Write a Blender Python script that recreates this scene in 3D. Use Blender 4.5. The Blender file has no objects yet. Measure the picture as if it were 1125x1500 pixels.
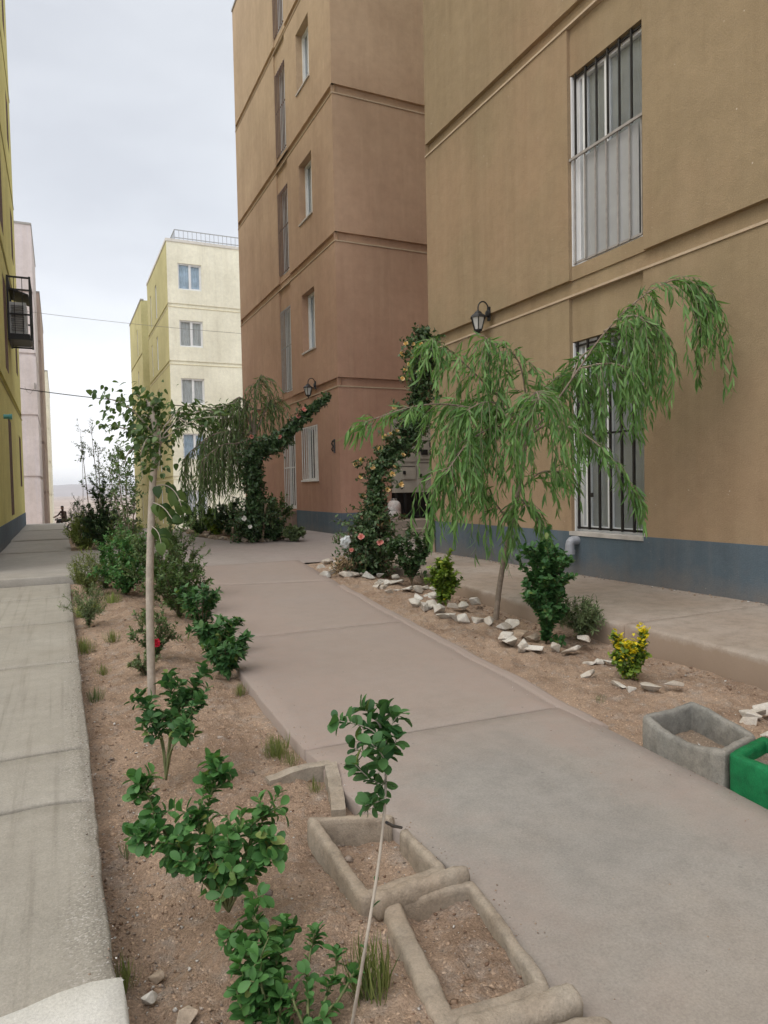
import bpy, bmesh, math, random
import numpy as np
from mathutils import Vector, Matrix, noise

# ------------------------------------------------------------------ camera, sky, sun, exposure
S = bpy.context.scene
COL = S.collection
R = math.radians
EYE = 1.25
cd = bpy.data.cameras.new('camera')
cam = bpy.data.objects.new('camera', cd)
COL.objects.link(cam)
yaw, pit, rol = R(25.06), R(-2.12), R(-1.17)
fw = Vector((math.sin(yaw) * math.cos(pit), math.cos(yaw) * math.cos(pit), math.sin(pit)))
rt = Vector((math.cos(yaw), -math.sin(yaw), 0))
up = rt.cross(fw)
r2 = rt * math.cos(rol) + up * math.sin(rol)
u2 = up * math.cos(rol) - rt * math.sin(rol)
m3 = Matrix((r2, u2, -fw)).transposed()
cam.matrix_world = Matrix.Translation((0, 0, EYE)) @ m3.to_4x4()
cd.sensor_fit = 'VERTICAL'
cd.sensor_height = 36
cd.lens = 1015.8 / 1500 * 36
cd.clip_start = 0.05
cd.clip_end = 20000
S.camera = cam

SUN_EL, SUN_AZ = R(52), R(250)          # soft sun behind the haze, to the left and behind the camera
w = bpy.data.worlds.new('World')
S.world = w
w.use_nodes = True
nt = w.node_tree
nt.nodes.clear()


def N(nt, typ, **kw):
    n = nt.nodes.new(typ)
    for k, v in kw.items():
        if k.startswith('i_'):
            n.inputs[int(k[2:]) if k[2:].isdigit() else k[2:]].default_value = v
        else:
            setattr(n, k, v)
    return n


def ramp(nt, fac, stops, interp='LINEAR'):
    n = nt.nodes.new('ShaderNodeValToRGB')
    n.color_ramp.interpolation = interp
    el = n.color_ramp.elements
    while len(el) < len(stops):
        el.new(0.5)
    for e, (p, c) in zip(el, stops):
        e.position = p
        e.color = (*c, 1) if len(c) == 3 else c
    if fac is not None:
        nt.links.new(fac, n.inputs[0])
    return n


sky = N(nt, 'ShaderNodeTexSky', sky_type='NISHITA', sun_disc=False, sun_elevation=SUN_EL, sun_rotation=SUN_AZ,
        air_density=1.0, dust_density=3.0, ozone_density=1.0)
tc = N(nt, 'ShaderNodeTexCoord')
sep = N(nt, 'ShaderNodeSeparateXYZ')
nt.links.new(tc.outputs['Generated'], sep.inputs[0])
# overcast veil: white near the horizon, pale blue grey above, brighter overhead
gr = ramp(nt, sep.outputs[2], [(0.0, (12.4, 12.4, 12.5)), (0.10, (12.2, 12.3, 12.5)), (0.2, (9.6, 9.9, 10.4)),
                               (0.36, (7.9, 8.25, 8.8)), (0.56, (7.5, 7.8, 8.3)), (0.70, (15.0, 15.2, 15.6)), (1.0, (21.0, 21.0, 21.2))])
mp = N(nt, 'ShaderNodeMapping')
mp.inputs['Scale'].default_value = (1.3, 1.3, 3.2)
nt.links.new(tc.outputs['Generated'], mp.inputs[0])
cn = N(nt, 'ShaderNodeTexNoise', i_Scale=2.2, i_Detail=5.0, i_Roughness=0.5)
nt.links.new(mp.outputs[0], cn.inputs['Vector'])
cr = ramp(nt, cn.outputs[0], [(0.32, (0.90, 0.90, 0.91)), (0.68, (1.10, 1.10, 1.09))])
mul = N(nt, 'ShaderNodeMix', data_type='RGBA', blend_type='MULTIPLY')
mul.inputs[0].default_value = 1.0
nt.links.new(gr.outputs[0], mul.inputs[6])
nt.links.new(cr.outputs[0], mul.inputs[7])
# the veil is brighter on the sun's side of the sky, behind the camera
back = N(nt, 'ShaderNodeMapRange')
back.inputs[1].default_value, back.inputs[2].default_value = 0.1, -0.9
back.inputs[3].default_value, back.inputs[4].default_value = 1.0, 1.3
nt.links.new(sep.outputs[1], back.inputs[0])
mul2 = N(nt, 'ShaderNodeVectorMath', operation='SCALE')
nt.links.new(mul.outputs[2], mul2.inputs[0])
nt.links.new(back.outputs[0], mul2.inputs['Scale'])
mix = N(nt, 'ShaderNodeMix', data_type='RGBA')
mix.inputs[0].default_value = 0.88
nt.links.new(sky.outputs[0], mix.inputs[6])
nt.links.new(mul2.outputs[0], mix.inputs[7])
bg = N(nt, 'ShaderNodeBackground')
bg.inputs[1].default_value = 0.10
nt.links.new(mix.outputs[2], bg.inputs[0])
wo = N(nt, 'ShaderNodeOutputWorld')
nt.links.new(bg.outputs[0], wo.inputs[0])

sd = bpy.data.lights.new('sun', 'SUN')
sd.energy = 1.2
sd.angle = R(40)
sd.color = (1.0, 0.93, 0.84)
sun = bpy.data.objects.new('sun', sd)
COL.objects.link(sun)
# direction towards the sun: azimuth measured clockwise from +Y
sv = Vector((math.sin(SUN_AZ) * math.cos(SUN_EL), math.cos(SUN_AZ) * math.cos(SUN_EL), math.sin(SUN_EL)))
sun.rotation_euler = sv.to_track_quat('Z', 'Y').to_euler()
S.view_settings.view_transform = 'Standard'
S.view_settings.look = 'None'
S.view_settings.exposure = 0.15
S.view_settings.gamma = 1.0

# ------------------------------------------------------------------ helpers
GY = [-50, 0, 4, 10, 14, 19, 24, 42, 60, 110, 300]
GZ = [-.02, -.02, .01, .13, .20, .19, -.08, -1.03, -1.75, -3.5, -9]


def g(y):
    return float(np.interp(y, GY, GZ))


def nz(x, y, z=0.0, s=1.0):
    return noise.noise((x * s, y * s, z * s))


def fract(x, y, z=0.0, octaves=4):
    return noise.fractal((x, y, z), 0.8, 2.1, octaves)


def root_of(o):
    while o.parent:
        o = o.parent
    return o


class MB:
    """collects polygons in world coordinates and links them as one mesh object"""

    def __init__(s):
        s.v, s.f = [], []

    def face(s, pts):
        i = len(s.v)
        s.v.extend(tuple(p) for p in pts)
        s.f.append(tuple(range(i, i + len(pts))))

    def hexa(s, p):
        """8 corners: 0-3 bottom loop, 4-7 top loop"""
        i = len(s.v)
        s.v.extend(tuple(q) for q in p)
        for f in ((3, 2, 1, 0), (4, 5, 6, 7), (0, 1, 5, 4), (1, 2, 6, 5), (2, 3, 7, 6), (3, 0, 4, 7)):
            s.f.append(tuple(i + k for k in f))

    def box(s, x0, x1, y0, y1, z0, z1):
        s.hexa([(x0, y0, z0), (x1, y0, z0), (x1, y1, z0), (x0, y1, z0), (x0, y0, z1), (x1, y0, z1), (x1, y1, z1), (x0, y1, z1)])

    def tube(s, pts, rad, n=6, caps=True):
        pts = [Vector(p) for p in pts]
        if not hasattr(rad, '__len__'):
            rad = [rad] * len(pts)
        i0 = len(s.v)
        prev = None
        for k, p in enumerate(pts):
            a = pts[max(k - 1, 0)]
            b = pts[min(k + 1, len(pts) - 1)]
            t = (b - a)
            t = t.normalized() if t.length > 1e-9 else Vector((0, 0, 1))
            if prev is None:
                x = t.orthogonal().normalized()
            else:
                x = prev - t * prev.dot(t)
                x = x.normalized() if x.length > 1e-6 else t.orthogonal().normalized()
            prev = x
            y = t.cross(x)
            for j in range(n):
                c = 2 * math.pi * j / n
                s.v.append(tuple(p + (x * math.cos(c) + y * math.sin(c)) * rad[k]))
        for k in range(len(pts) - 1):
            for j in range(n):
                a = i0 + k * n + j
                b = i0 + k * n + (j + 1) % n
                s.f.append((a, b, b + n, a + n))
        if caps:
            s.f.append(tuple(i0 + j for j in reversed(range(n))))
            s.f.append(tuple(i0 + (len(pts) - 1) * n + j for j in range(n)))

    def lathe(s, c, prof, n=16, axis='Z'):
        c = Vector(c)
        i0 = len(s.v)
        for r, h in prof:
            for j in range(n):
                a = 2 * math.pi * j / n
                if axis == 'Z':
                    s.v.append((c.x + r * math.cos(a), c.y + r * math.sin(a), c.z + h))
                elif axis == 'X':
                    s.v.append((c.x + h, c.y + r * math.cos(a), c.z + r * math.sin(a)))
                else:
                    s.v.append((c.x + r * math.cos(a), c.y + h, c.z + r * math.sin(a)))
        for k in range(len(prof) - 1):
            for j in range(n):
                a = i0 + k * n + j
                b = i0 + k * n + (j + 1) % n
                s.f.append((a, b, b + n, a + n))
        s.f.append(tuple(i0 + j for j in reversed(range(n))))
        s.f.append(tuple(i0 + (len(prof) - 1) * n + j for j in range(n)))

    def fbox(s, F, u0, u1, v0, v1, d0, d1):
        """box in the coordinates of a facade: u along it, v up, d into the wall"""
        s.hexa([F.pt(u0, v0, d0), F.pt(u1, v0, d0), F.pt(u1, v0, d1), F.pt(u0, v0, d1),
                F.pt(u0, v1, d0), F.pt(u1, v1, d0), F.pt(u1, v1, d1), F.pt(u0, v1, d1)])

    def build(s, name, m, parent=None, smooth=False, fix=True):
        me = bpy.data.meshes.new(name)
        off = root_of(parent).location if parent else Vector((0, 0, 0))
        v = [(a - off.x, b - off.y, c - off.z) for a, b, c in s.v]
        me.from_pydata(v, [], s.f)
        if fix and len(s.f) < 60000:
            bm = bmesh.new()
            bm.from_mesh(me)
            bmesh.ops.recalc_face_normals(bm, faces=bm.faces)
            bm.to_mesh(me)
            bm.free()
        me.materials.append(m)
        if smooth:
            me.polygons.foreach_set('use_smooth', [True] * len(me.polygons))
        o = bpy.data.objects.new(name, me)
        COL.objects.link(o)
        if parent:
            o.parent = parent
        return o


def tag(o, label=None, cat=None, group=None, kind=None):
    if label:
        o['label'] = label
    if cat:
        o['category'] = cat
    if group:
        o['group'] = group
    if kind:
        o['kind'] = kind
    return o


def thing(name, label, cat, loc, group=None):
    o = bpy.data.objects.new(name, None)
    o.empty_display_size = 0.1
    COL.objects.link(o)
    o.location = loc
    return tag(o, label, cat, group)


class Face:
    def __init__(s, p0, U, Nn):
        s.p, s.U, s.N = Vector(p0), Vector(U), Vector(Nn)

    def pt(s, u, v, d=0.0):
        q = s.p + s.U * u - s.N * d
        return (q.x, q.y, q.z + v)


def relief(mb, F, W, v0, v1, zones):
    """wall face with recesses and openings: zones (u0,u1,v0,v1,depth,has_back)"""
    us = sorted({0.0, W, *[z for zn in zones for z in zn[:2] if 0 < z < W]})
    vs = sorted({v0, v1, *[z for zn in zones for z in zn[2:4] if v0 < z < v1]})
    nu, nv = len(us) - 1, len(vs) - 1
    D = [[0.0] * nv for _ in range(nu)]
    B = [[True] * nv for _ in range(nu)]
    for i in range(nu):
        for j in range(nv):
            cu, cv = (us[i] + us[i + 1]) / 2, (vs[j] + vs[j + 1]) / 2
            for a, b, c, d, dep, back in zones:
                if a < cu < b and c < cv < d:
                    D[i][j], B[i][j] = dep, back
    for i in range(nu):
        for j in range(nv):
            if B[i][j]:
                d = D[i][j]
                mb.face([F.pt(us[i], vs[j], d), F.pt(us[i + 1], vs[j], d), F.pt(us[i + 1], vs[j + 1], d), F.pt(us[i], vs[j + 1], d)])
            if i + 1 < nu and D[i][j] != D[i + 1][j]:
                a, b = D[i][j], D[i + 1][j]
                u = us[i + 1]
                mb.face([F.pt(u, vs[j], a), F.pt(u, vs[j], b), F.pt(u, vs[j + 1], b), F.pt(u, vs[j + 1], a)])
            if j + 1 < nv and D[i][j] != D[i][j + 1]:
                a, b = D[i][j], D[i][j + 1]
                v = vs[j + 1]
                mb.face([F.pt(us[i], v, a), F.pt(us[i + 1], v, a), F.pt(us[i + 1], v, b), F.pt(us[i], v, b)])


def np_mesh(name, V, faces_flat, totals, m, parent=None, smooth=False):
    """fast mesh from numpy arrays, world coordinates"""
    me = bpy.data.meshes.new(name)
    off = root_of(parent).location if parent else Vector((0, 0, 0))
    V = V - np.array(off)
    me.vertices.add(len(V))
    me.vertices.foreach_set('co', V.astype(np.float32).ravel())
    me.loops.add(len(faces_flat))
    me.loops.foreach_set('vertex_index', faces_flat.astype(np.int32))
    me.polygons.add(len(totals))
    st = np.concatenate([[0], np.cumsum(totals)[:-1]]).astype(np.int32)
    me.polygons.foreach_set('loop_start', st)
    me.polygons.foreach_set('loop_total', totals.astype(np.int32))
    if smooth:
        me.polygons.foreach_set('use_smooth', np.ones(len(totals), dtype=bool))
    me.update(calc_edges=True)
    me.materials.append(m)
    o = bpy.data.objects.new(name, me)
    COL.objects.link(o)
    if parent:
        o.parent = parent
    return o


# ------------------------------------------------------------------ materials
def new_mat(name):
    m = bpy.data.materials.new(name)
    m.use_nodes = True
    t = m.node_tree
    t.nodes.clear()
    out = N(t, 'ShaderNodeOutputMaterial')
    b = N(t, 'ShaderNodeBsdfPrincipled')
    t.links.new(b.outputs[0], out.inputs[0])
    return m, t, b, out


def noise_n(t, vec, scale, detail=4.0, rough=0.55, sc=None):
    if sc is not None:
        mp = N(t, 'ShaderNodeMapping')
        mp.inputs['Scale'].default_value = sc
        t.links.new(vec, mp.inputs[0])
        vec = mp.outputs[0]
    n = N(t, 'ShaderNodeTexNoise', i_Scale=scale, i_Detail=detail, i_Roughness=rough)
    t.links.new(vec, n.inputs['Vector'])
    return n.outputs[0]


def mixc(t, fac, a, b, mode='MIX'):
    n = N(t, 'ShaderNodeMix', data_type='RGBA', blend_type=mode)
    for sock, val in ((n.inputs[0], fac), (n.inputs[6], a), (n.inputs[7], b)):
        if hasattr(val, 'is_linked') or hasattr(val, 'links'):
            t.links.new(val, sock)
        elif isinstance(val, (int, float)):
            sock.default_value = val
        else:
            sock.default_value = (*val, 1)
    return n.outputs[2]


def bump(t, b, h, strength=0.3, dist=0.01):
    n = N(t, 'ShaderNodeBump')
    n.inputs['Strength'].default_value = strength
    n.inputs['Distance'].default_value = dist
    t.links.new(h, n.inputs['Height'])
    t.links.new(n.outputs[0], b.inputs['Normal'])


def wpos(t):
    return N(t, 'ShaderNodeNewGeometry').outputs['Position']


def math_n(t, op, a, b=0.0):
    n = N(t, 'ShaderNodeMath', operation=op)
    for k, val in enumerate((a, b)):
        if hasattr(val, 'links'):
            t.links.new(val, n.inputs[k])
        else:
            n.inputs[k].default_value = val
    return n.outputs[0]


def simple(name, col, rough=0.6, metal=0.0, var=0.12, scale=8.0, spec=0.4, bmp=0.0, bscale=60):
    m, t, b, _ = new_mat(name)
    p = wpos(t)
    n = noise_n(t, p, scale, 5)
    c = ramp(t, n, [(0.25, tuple(max(0, x * (1 - var)) for x in col)), (0.75, tuple(min(1, x * (1 + var)) for x in col))])
    t.links.new(c.outputs[0], b.inputs['Base Color'])
    b.inputs['Roughness'].default_value = rough
    b.inputs['Metallic'].default_value = metal
    b.inputs['Specular IOR Level'].default_value = spec
    if bmp:
        bump(t, b, noise_n(t, p, bscale, 6), bmp, 0.01)
    return m


def stucco(name, upper, lower, zsplit, fleck=0.0, streak=0.25, strk_col=None, zw=3.6, patch=None, splash=None):
    """coarse painted render; colour blends from lower to upper with height above zsplit"""
    m, t, b, _ = new_mat(name)
    p = wpos(t)
    sp = N(t, 'ShaderNodeSeparateXYZ')
    t.links.new(p, sp.inputs[0])
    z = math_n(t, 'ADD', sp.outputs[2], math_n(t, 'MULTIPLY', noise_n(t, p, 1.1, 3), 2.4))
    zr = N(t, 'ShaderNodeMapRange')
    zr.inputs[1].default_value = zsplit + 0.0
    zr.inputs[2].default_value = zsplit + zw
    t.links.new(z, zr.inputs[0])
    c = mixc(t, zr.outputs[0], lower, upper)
    big = noise_n(t, p, 0.55, 5, 0.6)
    c = mixc(t, 1.0, c, ramp(t, big, [(0.25, (0.86, 0.85, 0.83)), (0.75, (1.12, 1.12, 1.12))]).outputs[0], 'MULTIPLY')
    if patch:
        pn = noise_n(t, p, 0.33, 4, 0.6)
        c = mixc(t, math_n(t, 'MULTIPLY', ramp(t, pn, [(.46, (0, 0, 0)), (.64, (1, 1, 1))]).outputs[0], .6), c, patch)
    gr_ = noise_n(t, p, 1.0, 5, 0.7, (2.2, 2.2, 0.16))
    c = mixc(t, 1.0, c, ramp(t, gr_, [(.30, (.90, .89, .88)), (.52, (1, 1, 1))]).outputs[0], 'MULTIPLY')
    st = noise_n(t, p, 1.0, 5, 0.65, (5.0, 5.0, 0.22))
    strk = ramp(t, st, [(0.50, (0, 0, 0)), (0.74, (1, 1, 1))]).outputs[0]
    sc = strk_col or tuple(min(0.8, x * 1.25 + 0.03) for x in upper)
    c = mixc(t, math_n(t, 'MULTIPLY', strk, streak), c, sc)
    blot = noise_n(t, p, 5.0, 6, 0.7)
    c = mixc(t, 1.0, c, ramp(t, blot, [(0.3, (0.92, 0.92, 0.92)), (0.7, (1.07, 1.07, 1.07))]).outputs[0], 'MULTIPLY')
    if splash:
        sz = math_n(t, 'ADD', sp.outputs[2], math_n(t, 'MULTIPLY', math_n(t, 'SUBTRACT', noise_n(t, p, 4.0, 6, .7), .5), .55))
        sm = N(t, 'ShaderNodeMapRange')
        sm.inputs[1].default_value, sm.inputs[2].default_value = 0.40, 0.14
        t.links.new(sz, sm.inputs[0])
        c = mixc(t, math_n(t, 'MULTIPLY', sm.outputs[0], .65), c, splash)
    fine = noise_n(t, p, 90.0, 4, 0.7)
    c = mixc(t, 1.0, c, ramp(t, fine, [(0.3, (0.86, 0.86, 0.86)), (0.7, (1.12, 1.12, 1.12))]).outputs[0], 'MULTIPLY')
    if fleck:
        v = N(t, 'ShaderNodeTexVoronoi', i_Scale=9.0)
        v.inputs['Randomness'].default_value = 1.0
        t.links.new(p, v.inputs['Vector'])
        fl = ramp(t, v.outputs['Distance'], [(0.045, (1, 1, 1)), (0.075, (0, 0, 0))]).outputs[0]
        pick = ramp(t, noise_n(t, p, 2.3, 3), [(0.5, (0, 0, 0)), (0.62, (1, 1, 1))]).outputs[0]
        c = mixc(t, math_n(t, 'MULTIPLY', math_n(t, 'MULTIPLY', fl, pick), fleck), c, (0.62, 0.55, 0.46))
    t.links.new(c, b.inputs['Base Color'])
    b.inputs['Roughness'].default_value = 0.95
    b.inputs['Specular IOR Level'].default_value = 0.15
    h = math_n(t, 'ADD', noise_n(t, p, 70.0, 5, 0.7), math_n(t, 'MULTIPLY', noise_n(t, p, 9.0, 4), 1.2))
    bump(t, b, h, 0.45, 0.012)
    return m


def concrete(name, a, bcol, dust=None, dustamt=0.0, rough=0.92, dirt=0.35, scale=1.0, bmp=0.35, extra=None):
    m, t, b, _ = new_mat(name)
    p = wpos(t)
    n1 = noise_n(t, p, 1.3 * scale, 6, 0.6)
    c = mixc(t, ramp(t, n1, [(0.3, (0, 0, 0)), (0.7, (1, 1, 1))]).outputs[0], a, bcol)
    if dust:
        n2 = noise_n(t, p, 0.7 * scale, 5, 0.62)
        c = mixc(t, math_n(t, 'MULTIPLY', ramp(t, n2, [(0.38, (0, 0, 0)), (0.62, (1, 1, 1))]).outputs[0], dustamt), c, dust)
    n3 = noise_n(t, p, 7.0 * scale, 7, 0.7)
    c = mixc(t, 1.0, c, ramp(t, n3, [(0.28, (1 - dirt, 1 - dirt, 1 - dirt)), (0.55, (1, 1, 1)), (0.8, (1.1, 1.1, 1.09))]).outputs[0], 'MULTIPLY')
    n4 = noise_n(t, p, 130.0, 3, 0.7)
    c = mixc(t, 1.0, c, ramp(t, n4, [(0.3, (0.85, 0.85, 0.85)), (0.7, (1.12, 1.12, 1.12))]).outputs[0], 'MULTIPLY')
    if extra:
        c = extra(t, p, c)
    # scattered dark specks and small spills
    v = N(t, 'ShaderNodeTexVoronoi', i_Scale=7.0)
    t.links.new(p, v.inputs['Vector'])
    sp_ = ramp(t, v.outputs['Distance'], [(0.03, (1, 1, 1)), (0.06, (0, 0, 0))]).outputs[0]
    pk = ramp(t, noise_n(t, p, 1.7, 3), [(0.48, (0, 0, 0)), (0.60, (1, 1, 1))]).outputs[0]
    c = mixc(t, math_n(t, 'MULTIPLY', math_n(t, 'MULTIPLY', sp_, pk), 0.6), c, tuple(x * 0.35 for x in a))
    t.links.new(c, b.inputs['Base Color'])
    b.inputs['Roughness'].default_value = rough
    b.inputs['Specular IOR Level'].default_value = 0.2
    h = math_n(t, 'ADD', noise_n(t, p, 160.0, 4, 0.7), math_n(t, 'MULTIPLY', noise_n(t, p, 14.0, 6, 0.65), 0.7))
    bump(t, b, h, bmp, 0.006)
    return m


def soil_mat(name, a, bcol, ccol):
    m, t, b, _ = new_mat(name)
    p = wpos(t)
    c = mixc(t, ramp(t, noise_n(t, p, 2.2, 6, 0.65), [(0.35, (0, 0, 0)), (0.65, (1, 1, 1))]).outputs[0], a, bcol)
    c = mixc(t, ramp(t, noise_n(t, p, 11.0, 6, 0.7), [(0.5, (0, 0, 0)), (0.72, (1, 1, 1))]).outputs[0], c, ccol)
    v = N(t, 'ShaderNodeTexVoronoi', i_Scale=150.0)
    t.links.new(p, v.inputs['Vector'])
    vs = N(t, 'ShaderNodeSeparateColor')
    t.links.new(v.outputs['Color'], vs.inputs[0])
    c = mixc(t, 1.0, c, ramp(t, vs.outputs[0], [(0.0, (0.80, 0.80, 0.80)), (0.5, (0.98, 0.98, 0.98)), (0.92, (1.06, 1.06, 1.06)), (1.0, (1.6, 1.58, 1.55))]).outputs[0], 'MULTIPLY')
    c = mixc(t, 1.0, c, ramp(t, noise_n(t, p, 240.0, 3, 0.7), [(0.3, (0.75, 0.75, 0.75)), (0.7, (1.2, 1.2, 1.2))]).outputs[0], 'MULTIPLY')
    t.links.new(c, b.inputs['Base Color'])
    b.inputs['Roughness'].default_value = 1.0
    b.inputs['Specular IOR Level'].default_value = 0.1
    h = math_n(t, 'ADD', math_n(t, 'MULTIPLY', noise_n(t, p, 45.0, 7, 0.75), 2.0), math_n(t, 'MULTIPLY', v.outputs['Distance'], -0.7))
    bump(t, b, h, 0.75, 0.012)
    return m


def leaf_mat(name, a, bcol, trans=0.25, rough=0.42, spec=0.35, tint=None):
    """every leaf takes its own green between a and bcol; light also passes through it"""
    m, t, b, out = new_mat(name)
    geo = N(t, 'ShaderNodeNewGeometry')
    stops = [(0.0, a), (0.75, bcol)] + ([(0.93, bcol), (0.97, tint)] if tint else [])
    c = ramp(t, geo.outputs['Random Per Island'], stops).outputs[0]
    t.links.new(c, b.inputs['Base Color'])
    b.inputs['Roughness'].default_value = rough
    b.inputs['Specular IOR Level'].default_value = spec
    tr = N(t, 'ShaderNodeBsdfTranslucent')
    c2 = mixc(t, 1.0, c, (1.25, 1.35, 0.7), 'MULTIPLY')
    t.links.new(c2, tr.inputs[0])
    mx = N(t, 'ShaderNodeMixShader')
    mx.inputs[0].default_value = trans
    t.links.new(b.outputs[0], mx.inputs[1])
    t.links.new(tr.outputs[0], mx.inputs[2])
    t.links.new(mx.outputs[0], out.inputs[0])
    return m


def glass_mat(name, tint=(0.93, 0.95, 0.96), refl=1.0):
    m, t, b, out = new_mat(name)
    tr = N(t, 'ShaderNodeBsdfTransparent')
    tr.inputs[0].default_value = (*tint, 1)
    gl = N(t, 'ShaderNodeBsdfGlossy')
    gl.inputs['Roughness'].default_value = 0.03
    gl.inputs[0].default_value = (0.9, 0.93, 0.95, 1)
    fr = N(t, 'ShaderNodeFresnel')
    fr.inputs[0].default_value = 1.5
    f = math_n(t, 'MULTIPLY', fr.outputs[0], 1.0 * refl)
    f = math_n(t, 'MINIMUM', f, 0.9)
    bf = N(t, 'ShaderNodeNewGeometry').outputs['Backfacing']
    f = math_n(t, 'MULTIPLY', f, math_n(t, 'SUBTRACT', 1.0, bf))
    mx = N(t, 'ShaderNodeMixShader')
    t.links.new(f, mx.inputs[0])
    t.links.new(tr.outputs[0], mx.inputs[1])
    t.links.new(gl.outputs[0], mx.inputs[2])
    t.links.new(mx.outputs[0], out.inputs[0])
    return m


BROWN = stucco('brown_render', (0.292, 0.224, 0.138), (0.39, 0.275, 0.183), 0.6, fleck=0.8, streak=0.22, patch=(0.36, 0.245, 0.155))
BROWN2 = stucco('brown_render_second', (0.455, 0.343, 0.232), (0.40, 0.222, 0.163), 1.2, fleck=0.0, streak=0.18, zw=12.0)
BLUE = stucco('blue_grey_paint', (0.105, 0.145, 0.180), (0.110, 0.142, 0.170), 0.0, fleck=0.5, streak=0.3, strk_col=(0.20, 0.20, 0.20), splash=(0.185, 0.165, 0.150), patch=(0.10, 0.115, 0.135))
CREAM = stucco('cream_render', (0.80, 0.78, 0.64), (0.80, 0.78, 0.64), 0, streak=0.12)
YELL = stucco('yellow_render', (0.50, 0.46, 0.235), (0.50, 0.46, 0.235), 0, streak=0.15)
OLIVE = stucco('olive_yellow_render', (0.60, 0.56, 0.22), (0.60, 0.56, 0.22), 0, streak=0.15)
PALE = stucco('pale_lilac_render', (0.66, 0.60, 0.60), (0.66, 0.58, 0.56), 0, streak=0.3, strk_col=(0.55, 0.55, 0.68))
PINK = stucco('dusty_pink_render', (0.50, 0.40, 0.35), (0.50, 0.38, 0.33), 0, streak=0.2)
LEDGE = stucco('ledge_render', (0.46, 0.37, 0.265), (0.44, 0.33, 0.23), 2.2, streak=0.3)
PVC = simple('white_window_frame', (0.72, 0.73, 0.73), 0.4, var=0.06)
PLASTER = simple('pale_plaster', (0.47, 0.44, 0.41), 0.95, var=0.25, scale=6, bmp=0.3)
IRON = simple('dark_iron', (0.035, 0.032, 0.03), 0.5, 0.5, var=0.3, scale=14)
GREYBAR = simple('grey_painted_bar', (0.30, 0.28, 0.26), 0.5, 0.0, var=0.2, scale=14)
RUSTBAR = simple('brown_painted_bar', (0.16, 0.10, 0.075), 0.55, 0.1, var=0.25, scale=14)
WHITEBAR = simple('white_painted_bar', (0.66, 0.64, 0.62), 0.5, var=0.15, scale=14)
SHEET = simple('grey_sheet', (0.33, 0.335, 0.335), 0.6, var=0.12, scale=3)
CURTAIN_D = simple('dull_curtain', (0.30, 0.295, 0.28), 0.9, var=0.2, scale=2)
CURTAIN = simple('grey_curtain', (0.50, 0.50, 0.49), 0.9, var=0.15, scale=3)
DARKROOM = simple('dark_room', (0.07, 0.065, 0.06), 0.9, var=0.2, scale=3)  # near-black colour stands in for the unlit room behind the glass
CURTAIN_W = simple('white_curtain', (0.62, 0.63, 0.66), 0.9, var=0.15, scale=3)
CURTAIN_B = simple('blue_grey_curtain', (0.42, 0.51, 0.60), 0.9, var=0.35, scale=2)
GLASS = glass_mat('window_glass')
BLACK = simple('black_metal', (0.02, 0.02, 0.021), 0.5, 0.2, var=0.3)
ROOF = simple('roof_felt', (0.16, 0.15, 0.14), 0.95)
COPING = simple('coping_metal', (0.35, 0.34, 0.32), 0.6, 0.2)


def path_dust(t, p, c):
    """reddish dust drifted onto the path from the beds: along both edges and over the farther slabs"""
    sp = N(t, 'ShaderNodeSeparateXYZ')
    t.links.new(p, sp.inputs[0])
    wob = math_n(t, 'MULTIPLY', math_n(t, 'SUBTRACT', noise_n(t, p, 2.6, 5, .65), .5), 1.1)
    centre = math_n(t, 'ADD', math_n(t, 'MULTIPLY', sp.outputs[1], 0.115), 1.45)
    dx = math_n(t, 'ABSOLUTE', math_n(t, 'SUBTRACT', sp.outputs[0], centre))
    e = N(t, 'ShaderNodeMapRange')
    e.inputs[1].default_value, e.inputs[2].default_value = 0.30, 0.95
    t.links.new(math_n(t, 'ADD', dx, wob), e.inputs[0])
    f = N(t, 'ShaderNodeMapRange')
    f.inputs[1].default_value, f.inputs[2].default_value = 2.4, 3.6
    f.inputs[4].default_value = 0.75
    t.links.new(math_n(t, 'ADD', sp.outputs[1], wob), f.inputs[0])
    m_ = math_n(t, 'MINIMUM', math_n(t, 'ADD', e.outputs[0], f.outputs[0]), 0.9)
    fine = ramp(t, noise_n(t, p, 18, 6, .7), [(0.25, (.55, .55, .55)), (.7, (1, 1, 1))]).outputs[0]
    return mixc(t, math_n(t, 'MULTIPLY', m_, fine), c, (0.292, 0.228, 0.196))


def pave_wear(t, p, c):
    """worn strip with bared aggregate along the bed, faint drag marks along the pavement"""
    sp = N(t, 'ShaderNodeSeparateXYZ')
    t.links.new(p, sp.inputs[0])
    wob = math_n(t, 'MULTIPLY', math_n(t, 'SUBTRACT', noise_n(t, p, 3.0, 5, .65), .5), .32)
    e = N(t, 'ShaderNodeMapRange')
    e.inputs[1].default_value, e.inputs[2].default_value = -0.06, 0.06
    t.links.new(math_n(t, 'ADD', sp.outputs[0], wob), e.inputs[0])
    v = N(t, 'ShaderNodeTexVoronoi', i_Scale=210.0)
    t.links.new(p, v.inputs['Vector'])
    vs = N(t, 'ShaderNodeSeparateColor')
    t.links.new(v.outputs['Color'], vs.inputs[0])
    agg = ramp(t, vs.outputs[0], [(0, (.13, .12, .10)), (.45, (.24, .22, .187)), (.8, (.32, .295, .255)), (1, (.52, .50, .47))]).outputs[0]
    c = mixc(t, math_n(t, 'MULTIPLY', e.outputs[0], .5), c, agg)
    st = noise_n(t, p, 1.0, 4, .6, (22.0, .5, 1.0))
    c = mixc(t, 1.0, c, ramp(t, st, [(.30, (.80, .79, .78)), (.45, (1, 1, 1)), (.75, (1.05, 1.05, 1.05))]).outputs[0], 'MULTIPLY')
    return c


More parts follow.
